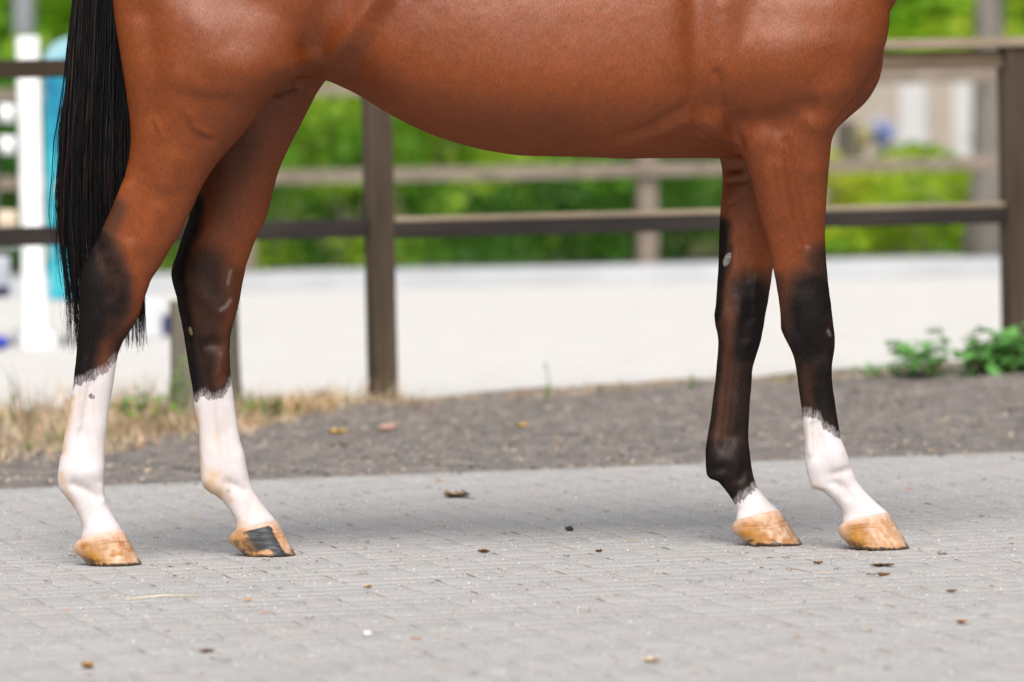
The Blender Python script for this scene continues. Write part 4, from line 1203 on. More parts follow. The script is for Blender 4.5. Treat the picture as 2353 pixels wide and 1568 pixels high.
def horse():
    parts = [torso(), limb(NH, LAT_H, True, True, 0), limb(FH, LAT_H, False, True, 0), limb(NF, LAT_F, True, False, 0), limb(FF, LAT_F, False, False, 0)]
    parts.append(axis_tube([(1830, -120), (1960, -290), (2100, -450), (2240, -590), (2350, -690), (2400, -720)], [.27, .235, .19, .155, .13, .08], [.15, .13, .10, .085, .08, .05]))
    parts.append(axis_tube([(2290, -700), (2370, -690), (2450, -600), (2530, -490), (2600, -400), (2640, -340), (2655, -310)], [.07, .125, .135, .10, .075, .065, .03], [.06, .10, .10, .075, .06, .055, .03]))
    for sgn in (-1, 1):
        b = W(2320, -760, Y0 + sgn * 0.06); t = W(2345, -930, Y0 + sgn * 0.085)
        parts.append(tube_np([b, (b + t) / 2 + (0.01, 0, 0), t], [0.035, 0.033, 0.006], 10, 0.5))
    V, F = join_np(parts)
    me = mesh_np('horse', V, F)
    # one skin over all volumes
    tmp = bpy.data.objects.new('horse_raw', me); COL.objects.link(tmp)
    bmx = bmesh.new(); bmx.from_mesh(me)
    bmesh.ops.recalc_face_normals(bmx, faces=bmx.faces); bmx.to_mesh(me); bmx.free()
    md = tmp.modifiers.new('skin', 'REMESH'); md.mode = 'VOXEL'; md.voxel_size = 0.0046; md.adaptivity = 0.0
    dg = bpy.context.evaluated_depsgraph_get()
    ev = tmp.evaluated_get(dg)
    me2 = bpy.data.meshes.new_from_object(ev)
    bpy.data.objects.remove(tmp); bpy.data.meshes.remove(me)
    nv = len(me2.vertices)
    co = np.empty(nv * 3, np.float32); me2.vertices.foreach_get('co', co); co = co.reshape(-1, 3).astype(float)
    ed = np.empty(len(me2.edges) * 2, np.int32); me2.edges.foreach_get('vertices', ed); ed = ed.reshape(-1, 2)
    deg = np.bincount(ed.ravel(), minlength=nv).astype(float); deg[deg == 0] = 1
    def lap(q):
        out = np.empty_like(q)
        for k in range(q.shape[1]):
            out[:, k] = np.bincount(ed[:, 0], q[ed[:, 1], k], nv) + np.bincount(ed[:, 1], q[ed[:, 0], k], nv)
        return out / deg[:, None] - q
    # light smoothing everywhere, strong on the trunk and where limbs join it
    z = co[:, 2]
    w = 0.55 * sstep((z - 0.80) / 0.14)[:, None]
    for _ in range(70):
        co = co + w * lap(co)
    for _ in range(2):                                   # Taubin pass for the slim legs
        co = co + 0.5 * lap(co); co = co - 0.52 * lap(co)
    me2.vertices.foreach_set('co', co.astype(np.float32).ravel()); me2.update()
    nor = np.empty(nv * 3, np.float32); me2.vertices.foreach_get('normal', nor); nor = nor.reshape(-1, 3).astype(float)
    px, py = P(co)
    near = co[:, 1] < Y0
    front = sstep((-nor[:, 1] - 0.05) / 0.5)             # faces the viewer's side
    def pline(pts, mask):
        """distance in pixels to a polyline, only for masked vertices"""
        d = np.full(nv, 1e9)
        idx = np.nonzero(mask)[0]
        q = np.stack([px[idx], py[idx]], -1)
        best = np.full(len(idx), 1e9)
        for a, b in zip(pts[:-1], pts[1:]):
            a, b = np.array(a, float), np.array(b, float)
            ab = b - a
            t = np.clip(((q - a) @ ab) / (ab @ ab + 1e-9), 0, 1)
            best = np.minimum(best, np.linalg.norm(q - a - t[:, None] * ab, axis=1))
        d[idx] = best
        return d
    disp = np.zeros(nv)
    STROKES = [  # near?, points, radius px, height mm
        # trunk and hindquarter
        (1, [(745,150),(785,100),(825,50),(870,-10)], 26, 7), (1, [(724,110),(752,30),(800,-60)], 44, -9), (1, [(815,150),(870,70),(930,-10)], 44, -8), (1, [(820,110),(850,70)], 14, 2),
        (1, [(420,270),(432,300),(455,318),(490,324)], 8, -1.5), (1, [(436,262),(448,292),(480,308)], 7, 2.0), (1, [(352,278),(362,296),(376,316)], 6, 1.0), (1, [(346,284),(356,304)], 5, -0.9),
        (1, [(420,185),(470,205),(540,212)], 24, 1.5), (1, [(395,215),(450,228),(520,232)], 18, -1.5), (1, [(330,40),(345,160),(350,250)], 40, -8), (1, [(450,40),(500,130),(560,170)], 60, 6),
        (1, [(400,375),(380,420)], 28, 4), (1, [(330,400),(318,470),(300,540)], 18, -3), (1, [(360,490),(340,560)], 26, 3), (1, [(285,430),(262,500),(240,560)], 14, 3),
        (1, [(236,565),(240,620),(248,680)], 18, -2), (1, [(262,600),(272,660),(265,700)], 20, 1.6), (1, [(215,600),(205,660)], 24, 1.2), (1, [(195,830),(192,890),(182,980)], 7, 2), (1, [(212,880),(205,960),(196,1040)], 7, -2),
        (1, [(170,1115),(200,1128),(222,1142)], 11, -3.5), (1, [(180,1085),(215,1085)], 24, 3), (1, [(232,1120),(236,1150)], 8, 2.5),
        # shoulder and forearm
        (1, [(1600,-40),(1606,90),(1610,180),(1626,250)], 36, -11), (1, [(1660,20),(1662,120),(1658,200)], 34, 2.6), (1, [(1648,170),(1662,230),(1678,290),(1700,345)], 11, -5), 
        (1, [(1735,150),(1790,160)], 75, 6), (1, [(1715,288),(1800,278),(1850,248)], 34, -11), (1, [(1960,55),(1915,75),(1880,66)], 44, -2.5), (1, [(1912,150),(1905,168)], 48, -4), (1, [(2032,140),(2008,186),(1972,236),(1930,288),(1916,312)], 10, -13),
        (1, [(1840,250),(1880,222),(1935,196)], 34, 5), (1, [(1862,284),(1893,278)], 24, 4.5), (1, [(1800,308),(1850,300)], 22, -1.5), (1, [(1880,310),(1870,380)], 24, 4), (1, [(1790,380),(1800,430),(1815,500),(1838,570)], 10, 2.2),
        (1, [(1808,330),(1820,420),(1836,500),(1852,560)], 12, -4.2), (1, [(1785,310),(1765,350)], 20, -3), (1, [(1760,400),(1785,500)], 22, 2.5), (1, [(1868,400),(1870,500)], 26, 3),
        (1, [(1600,300),(1640,325),(1690,345)], 5, -1.8), (1, [(1590,318),(1640,338),(1690,352)], 5, -1.8), (1, [(1625,285),(1660,315),(1690,335)], 5, 1.6), (1, [(1420,318),(1500,290),(1570,250)], 14, -2.5), (1, [(1430,335),(1510,312),(1580,280)], 14, 2.0),
        (1, [(1822,720),(1826,760)], 12, -3), (1, [(1855,690),(1870,730)], 26, 1.8), (1, [(1868,800),(1880,812)], 20, -3), (1, [(1900,740),(1905,775)], 10, 2), (1, [(1850,845),(1880,850)], 20, 2),
        (1, [(1870,975),(1873,1015),(1876,1050)], 6, -3), (1, [(1860,970),(1862,1040)], 7, 2.5), (1, [(1900,1000),(1912,1050)], 16, 2.5), (1, [(1912,1090),(1950,1080)], 9, -3), (1, [(1915,1110),(1945,1125),(1950,1140)], 10, -3.5), (1, [(1930,1040),(1925,1065)], 20, 3),
        # far limbs, inner side
        (0, [(470,690),(490,720),(515,715)], 16, 1.4), (0, [(480,650),(505,665)], 20, -1.4), (0, [(480,790),(510,792)], 12, -3.5), (0, [(455,790),(465,850),(475,910)], 6, -2), (0, [(520,1110),(545,1118),(560,1128)], 9, -3.5), (0, [(480,1105),(500,1115)], 16, 3),
        (0, [(512,820),(500,860)], 10, 2.5), (0, [(1692,690),(1700,730)], 12, 1.2), (0, [(1722,705),(1728,730)], 12, -3), (0, [(1706,745),(1714,775)], 14, -3), (0, [(1735,690),(1740,640)], 8, 2), (0, [(1718,640),(1700,560)], 9, -2),
        (0, [(1680,1005),(1664,1030)], 13, -2), (0, [(1690,1040),(1680,1060)], 20, 1.2), (0, [(1640,1080),(1662,1075)], 10, -3), (0, [(1712,1075),(1700,1100)], 10, -2.5), (0, [(1665,420),(1700,419),(1725,412)], 6, -2.5), (0, [(1660,392),(1700,388)], 8, -3),
        (0, [(1675,470),(1710,452)], 5, -1.5), (0, [(600,205),(640,215),(680,200)], 8, -3),
    ]
    for nr, pts, rad, mm in STROKES:
        d = pline(pts, (near if nr else ~near) & (front > 0))
        disp += mm * 0.0018 * np.exp(-(d / rad) ** 2) * front
    # soft unevenness of muscle and skin
    disp += (vnoise(px / 60, py / 60, 15) - 0.5) * 0.0016 * sstep((co[:, 2] - 0.75) / 0.2) + (vnoise(px / 17, py / 17, 16) - 0.5) * 0.0007
    co = co + nor * disp[:, None]
    for _ in range(2):
        co = co + 0.4 * lap(co)
    me2.vertices.foreach_set('co', co.astype(np.float32).ravel()); me2.update()
    # ---- coat markings, and shade painted on the far inner thigh
    px, py = P(co)
    blk = np.zeros(nv)
    BLACK_AND_SHADE = [  # near?, points, radius, softness, amount
        (1, [(184,600),(200,660),(205,720),(198,780),(186,840),(176,895)], 16, 104, 1.12), (1, [(222,560),(245,610),(262,660),(262,705),(235,745)], 19, 49, 0.9), (1, [(265,480),(240,535)], 10, 34, 0.55),
        (1, [(215,770),(215,850)], 30, 58, 0.55), (1, [(250,800),(240,850)], 22, 43, 0.30),
        (0, [(440,470),(428,520),(412,565),(400,620),(408,690),(424,770),(438,840),(452,915)], 16, 34, 1.0), (0, [(460,630),(470,720),(478,790)], 31, 72, 0.72), (0, [(490,820),(500,910)], 30, 58, 0.60), (0, [(520,640),(520,760)], 19, 43, 0.45), (0, [(470,430),(520,330)], 30, 87, 0.35), (0, [(465,820),(468,915)], 12, 20, 0.55),  # the stroke up the inner thigh paints shade into the coat
        (1, [(1872,680),(1858,730),(1862,800)], 16, 98, 1.1), (1, [(1888,600),(1896,660)], 10, 58, 0.75), (1, [(1868,800),(1884,900),(1892,985)], 34, 60, 1.0), (1, [(1790,650),(1798,750)], 7, 29, 0.55), (1, [(1908,700),(1912,820),(1915,980)], 9, 23, 0.6), (1, [(1845,920),(1850,960)], 7, 20, 0.7),
        (0, [(1658,520),(1654,590),(1648,660),(1644,730)], 6, 29, 1.0), (0, [(1668,570),(1664,620)], 7, 20, 0.7), (0, [(1726,680),(1727,750),(1714,810)], 8, 84, 1.1), (0, [(1652,790),(1646,860),(1638,930),(1630,1000),(1630,1090)], 9, 20, 0.95), (0, [(1718,850),(1714,920),(1708,1000)], 16, 31, 0.92), (0, [(1645,1050),(1690,1055)], 33, 52, 1.0), (0, [(1680,1105),(1700,1140)], 37, 34, 1.0), (0, [(1690,700),(1686,800),(1675,900)], 13, 37, 0.35),
    ]
    for nr, pts, rad, soft, amt in BLACK_AND_SHADE:
        d = pline(pts, near if nr else ~near)
        blk = np.maximum(blk, amt * (1 - sstep((d - rad) / soft)))
    low = sstep((0.62 - co[:, 2]) / 0.12)
    stripe = np.maximum(0.27 * np.exp(-(pline([(1700,620),(1676,760),(1672,850),(1664,920),(1656,1000)], ~near) / 18) ** 2), np.maximum(0.22 * np.exp(-(pline([(1852,860),(1862,935)], near) / 16) ** 2), 0.45 * np.exp(-(pline([(240,800),(236,850)], near) / 26) ** 2)))
    stripe = np.maximum(stripe, 0.35 * np.exp(-(pline([(545,600),(540,680),(520,760),(508,870)], ~near) / 20) ** 2))
    blk = np.maximum(blk, 0.86 * low) - stripe * low
    blk = np.clip(blk, 0, 1.1)
    wht = np.full(nv, -1.0)
    SOCK = [(1, 100, 380, [150,167,215,243,262], [903,890,869,853,830]), (0, 400, 700, [440,470,490,510,525,535], [924,912,924,915,892,868]),
            (1, 1780, 2110, [1838,1862,1885,1892,1910,1932], [958,956,966,988,996,1012]), (0, 1600, 1860, [1676,1696,1712,1735,1760], [1182,1152,1143,1124,1104])]
    for nr, xa, xb, us, vs in SOCK:
        m = (near if nr else ~near) & (px > xa) & (px < xb)
        wht[m] = np.clip((py[m] - np.interp(px[m], us, vs)) / 26.0, -1, 1)
    d = pline([(208,911),(214,911)], near)               # grey freckle on the near hind sock
    wht = np.where(near, np.minimum(wht, np.where(d < 14, -0.15 + d / 14, 9)), wht)
    stain = np.zeros(nv)
    for nr, pts, rad, amt in [(1, [(166,915),(155,980),(144,1035)], 9, 0.9), (1, [(186,900),(182,960)], 8, 0.35), (1, [(140,1090),(150,1125),(168,1155)], 9, 0.6), (0, [(452,940),(458,1040),(462,1090)], 7, 0.75), (0, [(490,1095),(478,1120),(500,1132)], 20, 0.9), (0, [(515,1135),(530,1150)], 10, 0.4),
                              (0, [(548,1215),(552,1240)], 20, 1.0), (0, [(528,1185),(545,1215)], 8, 0.6), (1, [(1868,1118),(1885,1124)], 8, 0.5), (1, [(190,1235),(260,1222)], 9, 0.3), (0, [(500,1000),(505,1040)], 7, 0.25)]:
        dd = pline(pts, near if nr else ~near)
        stain = np.maximum(stain, amt * np.exp(-(dd / rad) ** 2))
    grey = np.zeros(nv)
    for nr, pts, rad, amt in [(0, [(585,1215),(615,1205)], 12, 0.7), (0, [(524,1128),(524,1129)], 5, 1.0)]:
        dd = pline(pts, near if nr else ~near)
        grey = np.maximum(grey, amt * np.exp(-(dd / rad) ** 2))
    scar = np.zeros(nv)
    for nr, pts, rad in [(0, [(530,622),(526,640),(524,652)], 3.5), (0, [(529,690),(520,704),(508,712)], 4.0), (1, [(1903,760),(1907,770)], 3.0)]:
        dd = pline(pts, near if nr else ~near)
        scar = np.maximum(scar, np.exp(-(dd / rad) ** 2))
    attr(me2, 'black', blk); attr(me2, 'white', wht * 0.5 + 0.5); attr(me2, 'stain', stain); attr(me2, 'grey', grey); attr(me2, 'scar', scar)
    me2.name = 'horse'
    smooth(me2)
    me2.materials.clear(); me2.materials.append(coat_mat())
    o = bpy.data.objects.new('horse', me2); COL.objects.link(o)
    tag(o, 'bay horse with white socks standing side on, trunk and legs in view', 'horse')
    return o

def coat_mat():
    m = Mat('bay_coat')
    big = m.noise(3.2, 4, 0.55)
    mid = m.noise(38, 4, 0.6)
    hair = m.noise(330, 3, 0.7, (1.0, 1.0, 0.45))
    hair2 = m.noise(420, 2, 0.7, (1.2, 1, 0.16))
    brown = m.ramp(big, [(0.3, (0.134, 0.0262, 0.0034)), (0.55, (0.170, 0.0345, 0.0043)), (0.75, (0.202, 0.0430, 0.0060))])
    brown = m.mix(1.0, brown, m.ramp(mid, [(0.3, 0.90), (0.7, 1.10)]), 'MULTIPLY')
    grain = m.noise(150, 4, 0.75, (1.0, 1.0, 0.55))
    brown = m.mix(1.0, brown, m.ramp(grain, [(0.3, 0.90), (0.7, 1.11)]), 'MULTIPLY')
    brown = m.mix(1.0, brown, m.ramp(hair, [(0.28, 0.74), (0.5, 1.0), (0.74, 1.28)]), 'MULTIPLY')
    brown = m.mix(m.math('MULTIPLY', m.ramp(m.at('black'), [(0.15, 0.0), (0.75, 1.0)]), 0.85), brown, m.mix(1.0, (0.080, 0.030, 0.0135), m.ramp(hair, [(0.3, 0.75), (0.7, 1.3)]), 'MULTIPLY'))
    patch = m.noise(13, 3, 0.5)
    bf = m.math('ADD', m.at('black'), m.math('MULTIPLY', m.math('SUBTRACT', mid, 0.5), 0.42))
    bf = m.math('ADD', bf, m.math('MULTIPLY', m.math('SUBTRACT', patch, 0.50), 0.40))
    bf = m.math('ADD', bf, m.math('MULTIPLY', m.math('SUBTRACT', hair, 0.5), 0.45), clamp=True)
    bf = m.math('MULTIPLY', bf, m.ramp(m.at('black'), [(0.0, 0.0), (0.12, 1.0)]))
    black = m.mix(1.0, (0.0048, 0.0040, 0.0045), m.ramp(hair, [(0.3, 0.6), (0.7, 1.7)]), 'MULTIPLY')
    c = m.mix(bf, brown, black)
    wa = m.math('ADD', m.at('white'), m.math('ADD', m.math('MULTIPLY', m.math('SUBTRACT', mid, 0.5), 0.6), m.math('MULTIPLY', m.math('SUBTRACT', hair2, 0.5), 0.3)))
    wa = m.math('ADD', wa, m.math('MULTIPLY', m.math('SUBTRACT', m.noise(95, 2, 0.5, (1, 1, 0.5)), 0.5), 0.55))
    w1 = m.ramp(wa, [(0.42, 0.0), (0.58, 1.0)])
    w2 = m.math('MULTIPLY', m.ramp(wa, [(0.02, 0.0), (0.42, 0.55)]), m.ramp(hair2, [(0.36, 0.25), (0.62, 1.0)]))
    w2 = m.math('MULTIPLY', w2, m.ramp(m.at('white'), [(0.01, 0.0), (0.14, 1.0)]))
    wf = m.math('MAXIMUM', w1, w2)
    white = m.mix(1.0, m.ramp(m.noise(14, 4), [(0.3, (0.575, 0.515, 0.515)), (0.7, (0.655, 0.615, 0.625))]), m.ramp(hair, [(0.3, 0.95), (0.7, 1.05)]), 'MULTIPLY')
    white = m.mix(m.ramp(m.noise(34, 4, 0.6, (1.0, 1.0, 0.16)), [(0.50, 0.0), (0.75, 0.42)]), white, (0.50, 0.40, 0.31))
    st = m.math('MULTIPLY', m.at('stain'), m.ramp(mid, [(0.3, 0.55), (0.7, 1.2)]))
    white = m.mix(m.math('MULTIPLY', st, 0.85), white, (0.50, 0.30, 0.12))
    white = m.mix(m.math('MULTIPLY', m.at('grey'), 0.8), white, (0.25, 0.27, 0.28))
    c = m.mix(wf, c, white)
    c = m.mix(m.math('MULTIPLY', m.at('scar'), 0.25), c, (0.45, 0.40, 0.38))
    m.base(c, 0.9, 0.0)
    m.bump(m.math('ADD', hair, m.math('MULTIPLY', grain, 0.8)), 0.34, 0.0018)
    gl = m.new('ShaderNodeBsdfGlossy')
    gl.inputs['Color'].default_value = (1.0, 0.82, 0.74, 1.0)
    m.put(gl.inputs['Roughness'], m.math('ADD', 0.36, m.math('MULTIPLY', hair, 0.16)))
    m.l.new(m.bsdf.inputs['Normal'].links[0].from_socket, gl.inputs['Normal'])
    fac = m.math('MULTIPLY', m.ramp(hair2, [(0.25, 0.026), (0.75, 0.068)]), m.math('SUBTRACT', 1.0, m.math('MULTIPLY', wf, 0.8)))
    fac = m.math('MULTIPLY', fac, m.math('SUBTRACT', 1.0, m.math('MULTIPLY', bf, 0.66)))
    mx = m.new('ShaderNodeMixShader')
    m.l.new(fac, mx.inputs[0]); m.l.new(m.bsdf.outputs[0], mx.inputs[1]); m.l.new(gl.outputs[0], mx.inputs[2])
    m.l.new(mx.outputs[0], m.out.inputs['Surface'])
    return m.m
HORSE = horse()

# ---- hooves
def hoof(near, hind, sole, coro, heel, dark_panel=False, seed=0):
    """sole: (heel x, toe x, row); coro: front (x,row), heel-side (x,row); heel: bulb (x,row)"""
    r = np.random.default_rng(seed)
    nt, na = 40, 120
    Yc = side_y(near, HOOF_OFF)
    dz = DZ_of(near, hind)
    th = np.linspace(0, 2 * math.pi, na, endpoint=False)
    c, s = np.cos(th), np.sin(th)
    t = np.linspace(0, 1, nt)
    # sole ring (t=0) and coronet ring (t=1); u runs -1 heel .. +1 toe
    u = np.sign(c) * np.abs(c) ** 0.85
    sx = (sole[0] + sole[1]) / 2 + (sole[1] - sole[0]) / 2 * u
    tz = np.clip((u + 1) / 2, 0, 1)
    cx = coro[1][0] + (coro[0][0] - coro[1][0]) * tz
    cyy = coro[1][1] + (coro[0][1] - coro[1][1]) * tz ** 0.85
    X = sx[None] * (1 - t[:, None]) + cx[None] * t[:, None]
    Yp = (sole[2] * (1 - t[:, None]) + cyy[None] * t[:, None]) + 0 * X
    # heel bulb pushed out backwards
    hb = np.exp(-((t[:, None] - 0.66) / 0.40) ** 2) * np.clip(-u[None], 0, 1) ** 1.0
    X -= hb * ((sole[0] + (coro[1][0] - sole[0]) * 0.66) - heel[0])
    X -= np.exp(-t[:, None] / 0.05) * 0.025 * (X - (sole[0] + sole[1]) / 2)
    lw = (0.062 - 0.012 * t)[:, None] * (np.sign(s) * np.abs(s) ** 0.9)[None] * (1 - 0.10 * np.clip(-u, 0, 1))[None]
    # growth rings
    ring = 0.0006 * np.sin(t * 34 + 1.3 * np.sin(t * 5))[:, None]
    lw = lw * (1 + ring * 4)
    V = W(X, Yp, Yc - lw)
    V[..., 2] += dz
    V[0, :, 2] = 0.0005 + 0.0015 * r.random(na)
    top = V[-1].copy(); ctop = top.mean(0)
    inner = ctop + (top - ctop) * 0.86 + (0, 0, 0.004)
    V = np.concatenate([V, inner[None]], 0)
    nt2 = nt + 1
    Vf = V.reshape(-1, 3)
    i = np.arange(nt2 - 1)[:, None] * na; j = np.arange(na)[None]; k = (j + 1) % na
    Q = np.stack([i + j, i + k, i + k + na, i + j + na], -1).reshape(-1, 4)
    Vf = np.vstack([Vf, V[0].mean(0)[None]])
    j = np.arange(na); k = (j + 1) % na
    T = np.stack([np.full(na, nt2 * na), k, j], 1)
    me = mesh_np('hoof', Vf, [Q, T]); smooth(me)
    bmx = bmesh.new(); bmx.from_mesh(me); bmesh.ops.recalc_face_normals(bmx, faces=bmx.faces); bmx.to_mesh(me); bmx.free()
    # horn colour
    tt = np.append(np.repeat(np.append(t, 1.0), na), 0.0)
    uu = np.append(np.tile(u, nt2), 0.0)
    sd = np.append(np.tile(s, nt2), 0.0)
    wx = Vf[:, 0] * 100; wz = Vf[:, 2] * 100               # centimetres
    def fbm(a, b, sd):
        return (vnoise(a + 0.37 * b, b - 0.31 * a, sd) + 0.55 * vnoise(2.1 * a - 0.4 * b, 2.1 * b + 0.5 * a, sd + 7) + 0.3 * vnoise(4.3 * a + b, 4.3 * b - a, sd + 13)) / 1.85
    slope = wx + 0.55 * wz                                  # runs across the horn tubules
    N1 = fbm(wx * 0.33, wz * 0.5, seed); N2 = fbm(wx * 0.9, wz * 0.9, seed + 1); N3 = fbm(slope * 1.5, wz * 0.22, seed + 2)
    col = np.tile(np.array([0.50, 0.285, 0.155]), (len(tt), 1))
    def over(mask, cc):
        nonlocal col
        mk = np.clip(mask, 0, 1)[:, None]
        col = col * (1 - mk) + np.array(cc) * mk
    heelm = sstep((-uu - 0.25) / 0.45)
    quarter = np.exp(-((uu + 0.55) / 0.28) ** 2)
    over(0.75 * sstep((N1 - 0.47) / 0.16), (0.38, 0.15, 0.028))
    over(0.6 * sstep((N2 - 0.42) / 0.22) * sstep((uu + 0.35) / 0.4), (0.66, 0.46, 0.34))
    over(0.35 * sstep((N3 - 0.56) / 0.1), (0.33, 0.14, 0.045))
    over(0.85 * quarter * sstep((0.80 - tt) / 0.3) * (0.5 + 0.5 * sstep((N1 - 0.3) / 0.3)), (0.50, 0.225, 0.02))
    over(0.6 * sstep((tt - 0.84) / 0.10), (0.70, 0.46, 0.37))
    over(0.65 * sstep((-uu - 0.70) / 0.25) * sstep((tt - 0.35) / 0.3), (0.62, 0.40, 0.30))
    for t0, wd, am in ((0.70, 0.022, 0.75), (0.80, 0.016, 0.55), (0.58, 0.02, 0.3)):
        over(am * np.exp(-((tt - t0 - 0.04 * np.sin(uu * 3 + seed) - 0.05 * (N2 - 0.5)) / wd) ** 2) * sstep((N1 - 0.25) / 0.3), (0.28, 0.10, 0.03))
    over(0.92 * sstep((0.40 - tt) / 0.25) * sstep((N2 * 0.6 + N1 * 0.5 - 0.50) / 0.12) * np.exp(-((uu + 0.75) / 0.35) ** 2), (0.075, 0.035, 0.012))
    over(0.92 * sstep((0.03 + 0.16 * (N2 - 0.25) - tt) / 0.035), (0.03, 0.022, 0.017))
    over(0.8 * sstep((uu - 0.86) / 0.08) * sstep((0.22 - tt) / 0.1), (0.09, 0.05, 0.025))
    if dark_panel:
        fe = sstep((uu + 0.58 + 0.5 * (N2 - 0.5) - 0.10 * tt) / 0.07) * sstep((0.64 - 0.06 * tt + 0.16 * (N2 - 0.5) - uu) / 0.05) * sstep((0.955 - tt) / 0.03)
        fe *= 1 - sstep((0.20 + 0.2 * (N1 - 0.5) - tt - 0.35 * (uu + 0.1) ** 2) / 0.05) * sstep((0.18 - uu) / 0.1) * sstep((uu + 0.55) / 0.1)
        streak = vnoise(uu * 5 + wz, tt * 26 + uu * 2, 5)
        over(fe, (0.028, 0.028, 0.030))
        over(fe * 0.5 * sstep((streak - 0.55) / 0.2), (0.10, 0.11, 0.125))
        over(0.8 * heelm, (0.42, 0.21, 0.08))
        over(0.8 * heelm * sstep((N2 - 0.45) / 0.2) * sstep((0.75 - tt) / 0.2), (0.04, 0.028, 0.02))
    elif not hind and not near:
        over(0.85 * np.exp(-((uu - 0.05) / 0.10) ** 2) * sstep((0.24 - tt) / 0.08), (0.12, 0.08, 0.06))
        over(0.5 * sstep((N3 - 0.55) / 0.1) * sstep((uu - 0.1) / 0.3) * sstep((0.7 - tt) / 0.2), (0.30, 0.17, 0.09))
    attr_color(me, 'tint', col)
    m = Mat('hoof_horn')
    nz = m.noise(70, 4, 0.6, (1, 1, 0.4)); nf = m.noise(260, 3, 0.6, (1, 1, 0.3))
    cc = m.mix(1.0, m.at('tint', 'Color'), m.ramp(nz, [(0.3, 0.82), (0.7, 1.15)]), 'MULTIPLY')
    m.base(cc, 0.36, 0.5)
    m.bump(nf, 0.15, 0.001)
    return link('hoof', me, m.m, HORSE)
hoof(True, True, (203, 328, 1294), ((283.5, 1215), (184, 1243)), (169, 1259), False, 1)
hoof(False, True, (562, 681, 1281), ((638, 1202), (541, 1232)), (526, 1248), True, 2)
hoof(True, False, (1957, 2092, 1260), ((2041, 1177), (1938, 1206)), (1927, 1226), False, 3)
hoof(False, False, (1716, 1846, 1254), ((1791, 1175), (1695, 1203)), (1682, 1224), False, 4)

# ---- calluses on the inner side of the far legs
def callus(px, py, off, sx, sz, rot, c1, c2):
    Vc, F = ico(2, int(px), 0.06)
    c = W(px, py, Y0 + off)
    ca, sa = math.cos(rot), math.sin(rot)
    q = Vc * np.array([sx, 0.006, sz])
    q = np.stack([ca * q[:, 0] + sa * q[:, 2], q[:, 1], -sa * q[:, 0] + ca * q[:, 2]], -1)
    me = mesh_np('callus', q + c, F); smooth(me)
    o = link('callus', me, simple('callus_horn', c1, c2, 180, 0.8, 0.2, 0.6), HORSE)
    o['label'] = 'pale horny callus on the inner side of the leg'
callus(1671.5, 597, 0.125 - 0.0385, 0.0095, 0.0185, 0.42, (0.13, 0.12, 0.10), (0.40, 0.375, 0.33))
callus(439.5, 760, 0.113 - 0.0275, 0.006, 0.015, -0.2, (0.10, 0.075, 0.04), (0.24, 0.18, 0.11))

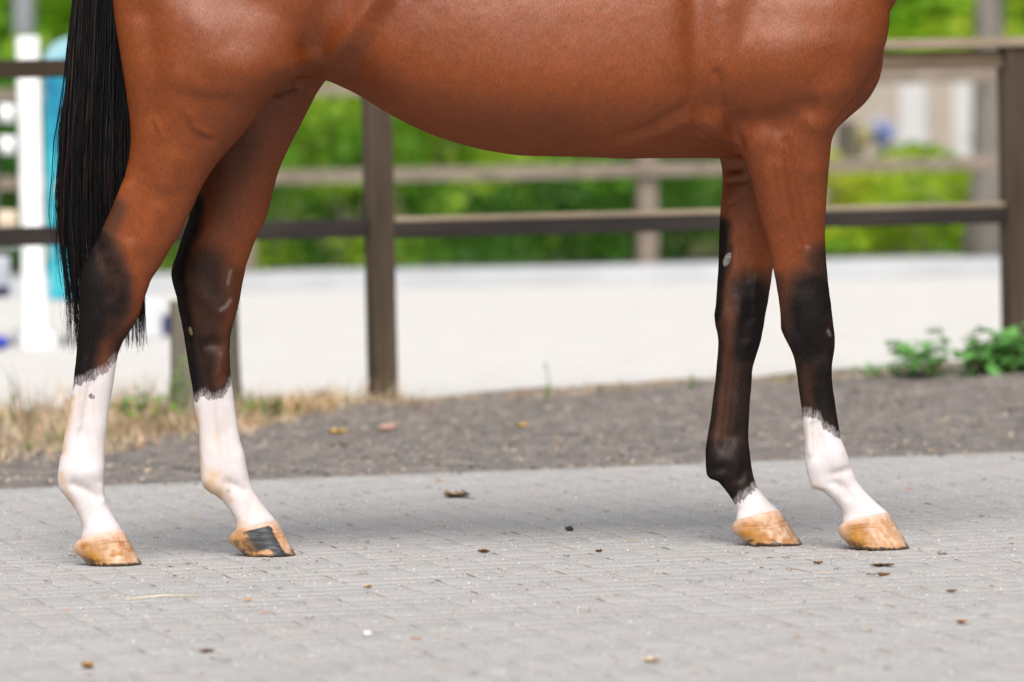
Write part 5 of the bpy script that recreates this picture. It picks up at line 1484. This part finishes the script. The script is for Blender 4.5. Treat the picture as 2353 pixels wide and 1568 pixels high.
# ---- tail
def tail():
    r = np.random.default_rng(91)
    n = 7600
    ys = np.array([-330, -200, -80, 0, 120, 250, 400, 520, 620, 700, 800], float)
    xl = np.array([228, 196, 174, 166, 156, 146, 136, 133, 141, 152, 152], float)
    xr_ = np.array([262, 300, 318, 322, 325, 326, 326, 326, 326, 334, 338], float)
    f = np.where(r.random(n) < 0.82, r.random(n) ** 0.85, r.random(n))
    depth = (r.random(n) - 0.5)
    end = np.where(r.random(n) < 0.45, r.uniform(480, 700, n), r.uniform(640, 815, n))
    end = np.where((f < 0.12) & (r.random(n) < 0.6), r.uniform(380, 720, n), end)
    end = np.where(f > 0.45, end - 40 * r.random(n), end)
    seg = 13
    t = np.linspace(0, 1, seg)
    y = -330 + (end[:, None] + 330) * t[None]
    L, Rr = np.interp(y, ys, xl), np.interp(y, ys, xr_)
    lockamt = (0.08 + 0.55 * r.random(n) ** 1.6)[:, None]
    clump = np.floor(f * 47) / 47 + 1 / 94
    drift = (clump - f)[:, None] * np.clip((y - 250) / 350, 0, 1) * lockamt     # strands gather into locks
    x = L + (Rr - L) * (f[:, None] + drift)
    ph = r.uniform(0, 6.28, n)[:, None]
    lock = np.floor(f * 47)[:, None]
    x += (3.2 * np.sin(y / (80 + 40 * np.sin(lock * 2.3)) + lock * 1.7) + 2.2 * np.sin(y / 29 + lock * 0.9)) * np.clip((y + 100) / 500, 0, 1) + 0.9 * np.sin(y / 37 + ph) + 5.0 * (r.random(n)[:, None] - 0.5) * np.clip(y / 500, 0, 1)
    fly = (r.random(n) < 0.12)[:, None]
    x += fly * (-22 * r.random(n)[:, None]) * np.clip((y + 50) / 500, 0, 1) * (f[:, None] < 0.3)
    dY = Y0 + depth[:, None] * np.interp(y, ys, [0.05, 0.10, 0.12, 0.12, 0.12, 0.115, 0.10, 0.085, 0.07, 0.05, 0.03])
    C = W(x, y, dY)
    rad = (r.uniform(0.0004, 0.00085, n))[:, None] * np.interp(t, [0, 0.6, 1], [1.3, 1.1, 0.35])[None]
    sides = 3
    a = np.array([0, 2.094, 4.189]) 
    ring = np.stack([np.cos(a), np.sin(a), 0 * a], -1)
    V = C[:, :, None] + rad[..., None, None] * ring[None, None]
    V = V.reshape(-1, 3)
    base = (np.arange(n) * seg * sides)[:, None, None]
    i = (np.arange(seg - 1) * sides)[None, :, None]; j = np.arange(sides)[None, None]; k = (j + 1) % sides
    Q = np.stack([base + i + j, base + i + k, base + i + k + sides, base + i + j + sides], -1).reshape(-1, 4)
    me = mesh_np('tail', V, Q); smooth(me)
    g = r.random(n)
    col = np.where((g < 0.06)[:, None], np.array([0.075, 0.030, 0.016]), np.where((g < 0.25)[:, None], np.array([0.016, 0.013, 0.014]), np.array([0.0040, 0.0043, 0.0055])))
    attr_color(me, 'tint', np.repeat(col, seg * sides, 0))
    m = Mat('tail_hair')
    m.base(m.at('tint', 'Color'), 0.36, 0.32)
    o = link('tail', me, m.m, HORSE)
    # dock and dense inner hair mass
    yy = np.linspace(-360, 660, 40)
    Lc, Rc = np.interp(yy, ys, xl) + 9, np.interp(yy, ys, xr_) - 6
    taper = np.interp(yy, [-360, -200, 350, 560, 660], [0.5, 1, 0.93, 0.62, 0.15])
    th = np.linspace(0, 2 * math.pi, 28, endpoint=False)
    cx = (Lc + Rc) / 2 + np.interp(yy, [200, 560], [0, 20]); hw = (Rc - Lc) / 2 * taper
    X = cx[:, None] + hw[:, None] * np.cos(th)[None] * (1 + 0.05 * np.sin(th * 9)[None])
    Yw = Y0 + 0.042 * taper[:, None] * np.sin(th)[None] * (1 + 0.12 * np.sin(th * 11)[None])
    V = W(X, yy[:, None] + 0 * X, Yw).reshape(-1, 3)
    i = np.arange(39)[:, None] * 28; j = np.arange(28)[None]; k = (j + 1) % 28
    Q = np.stack([i + j, i + k, i + k + 28, i + j + 28], -1).reshape(-1, 4)
    me2 = mesh_np('dock', V, Q); smooth(me2)
    link('dock', me2, simple('dock_hair', (0.004, 0.004, 0.0045), (0.008, 0.007, 0.007), 60, 0.5, 0.4, 0.5, 200, (1, 1, 0.03), 0.003), o)
tail()
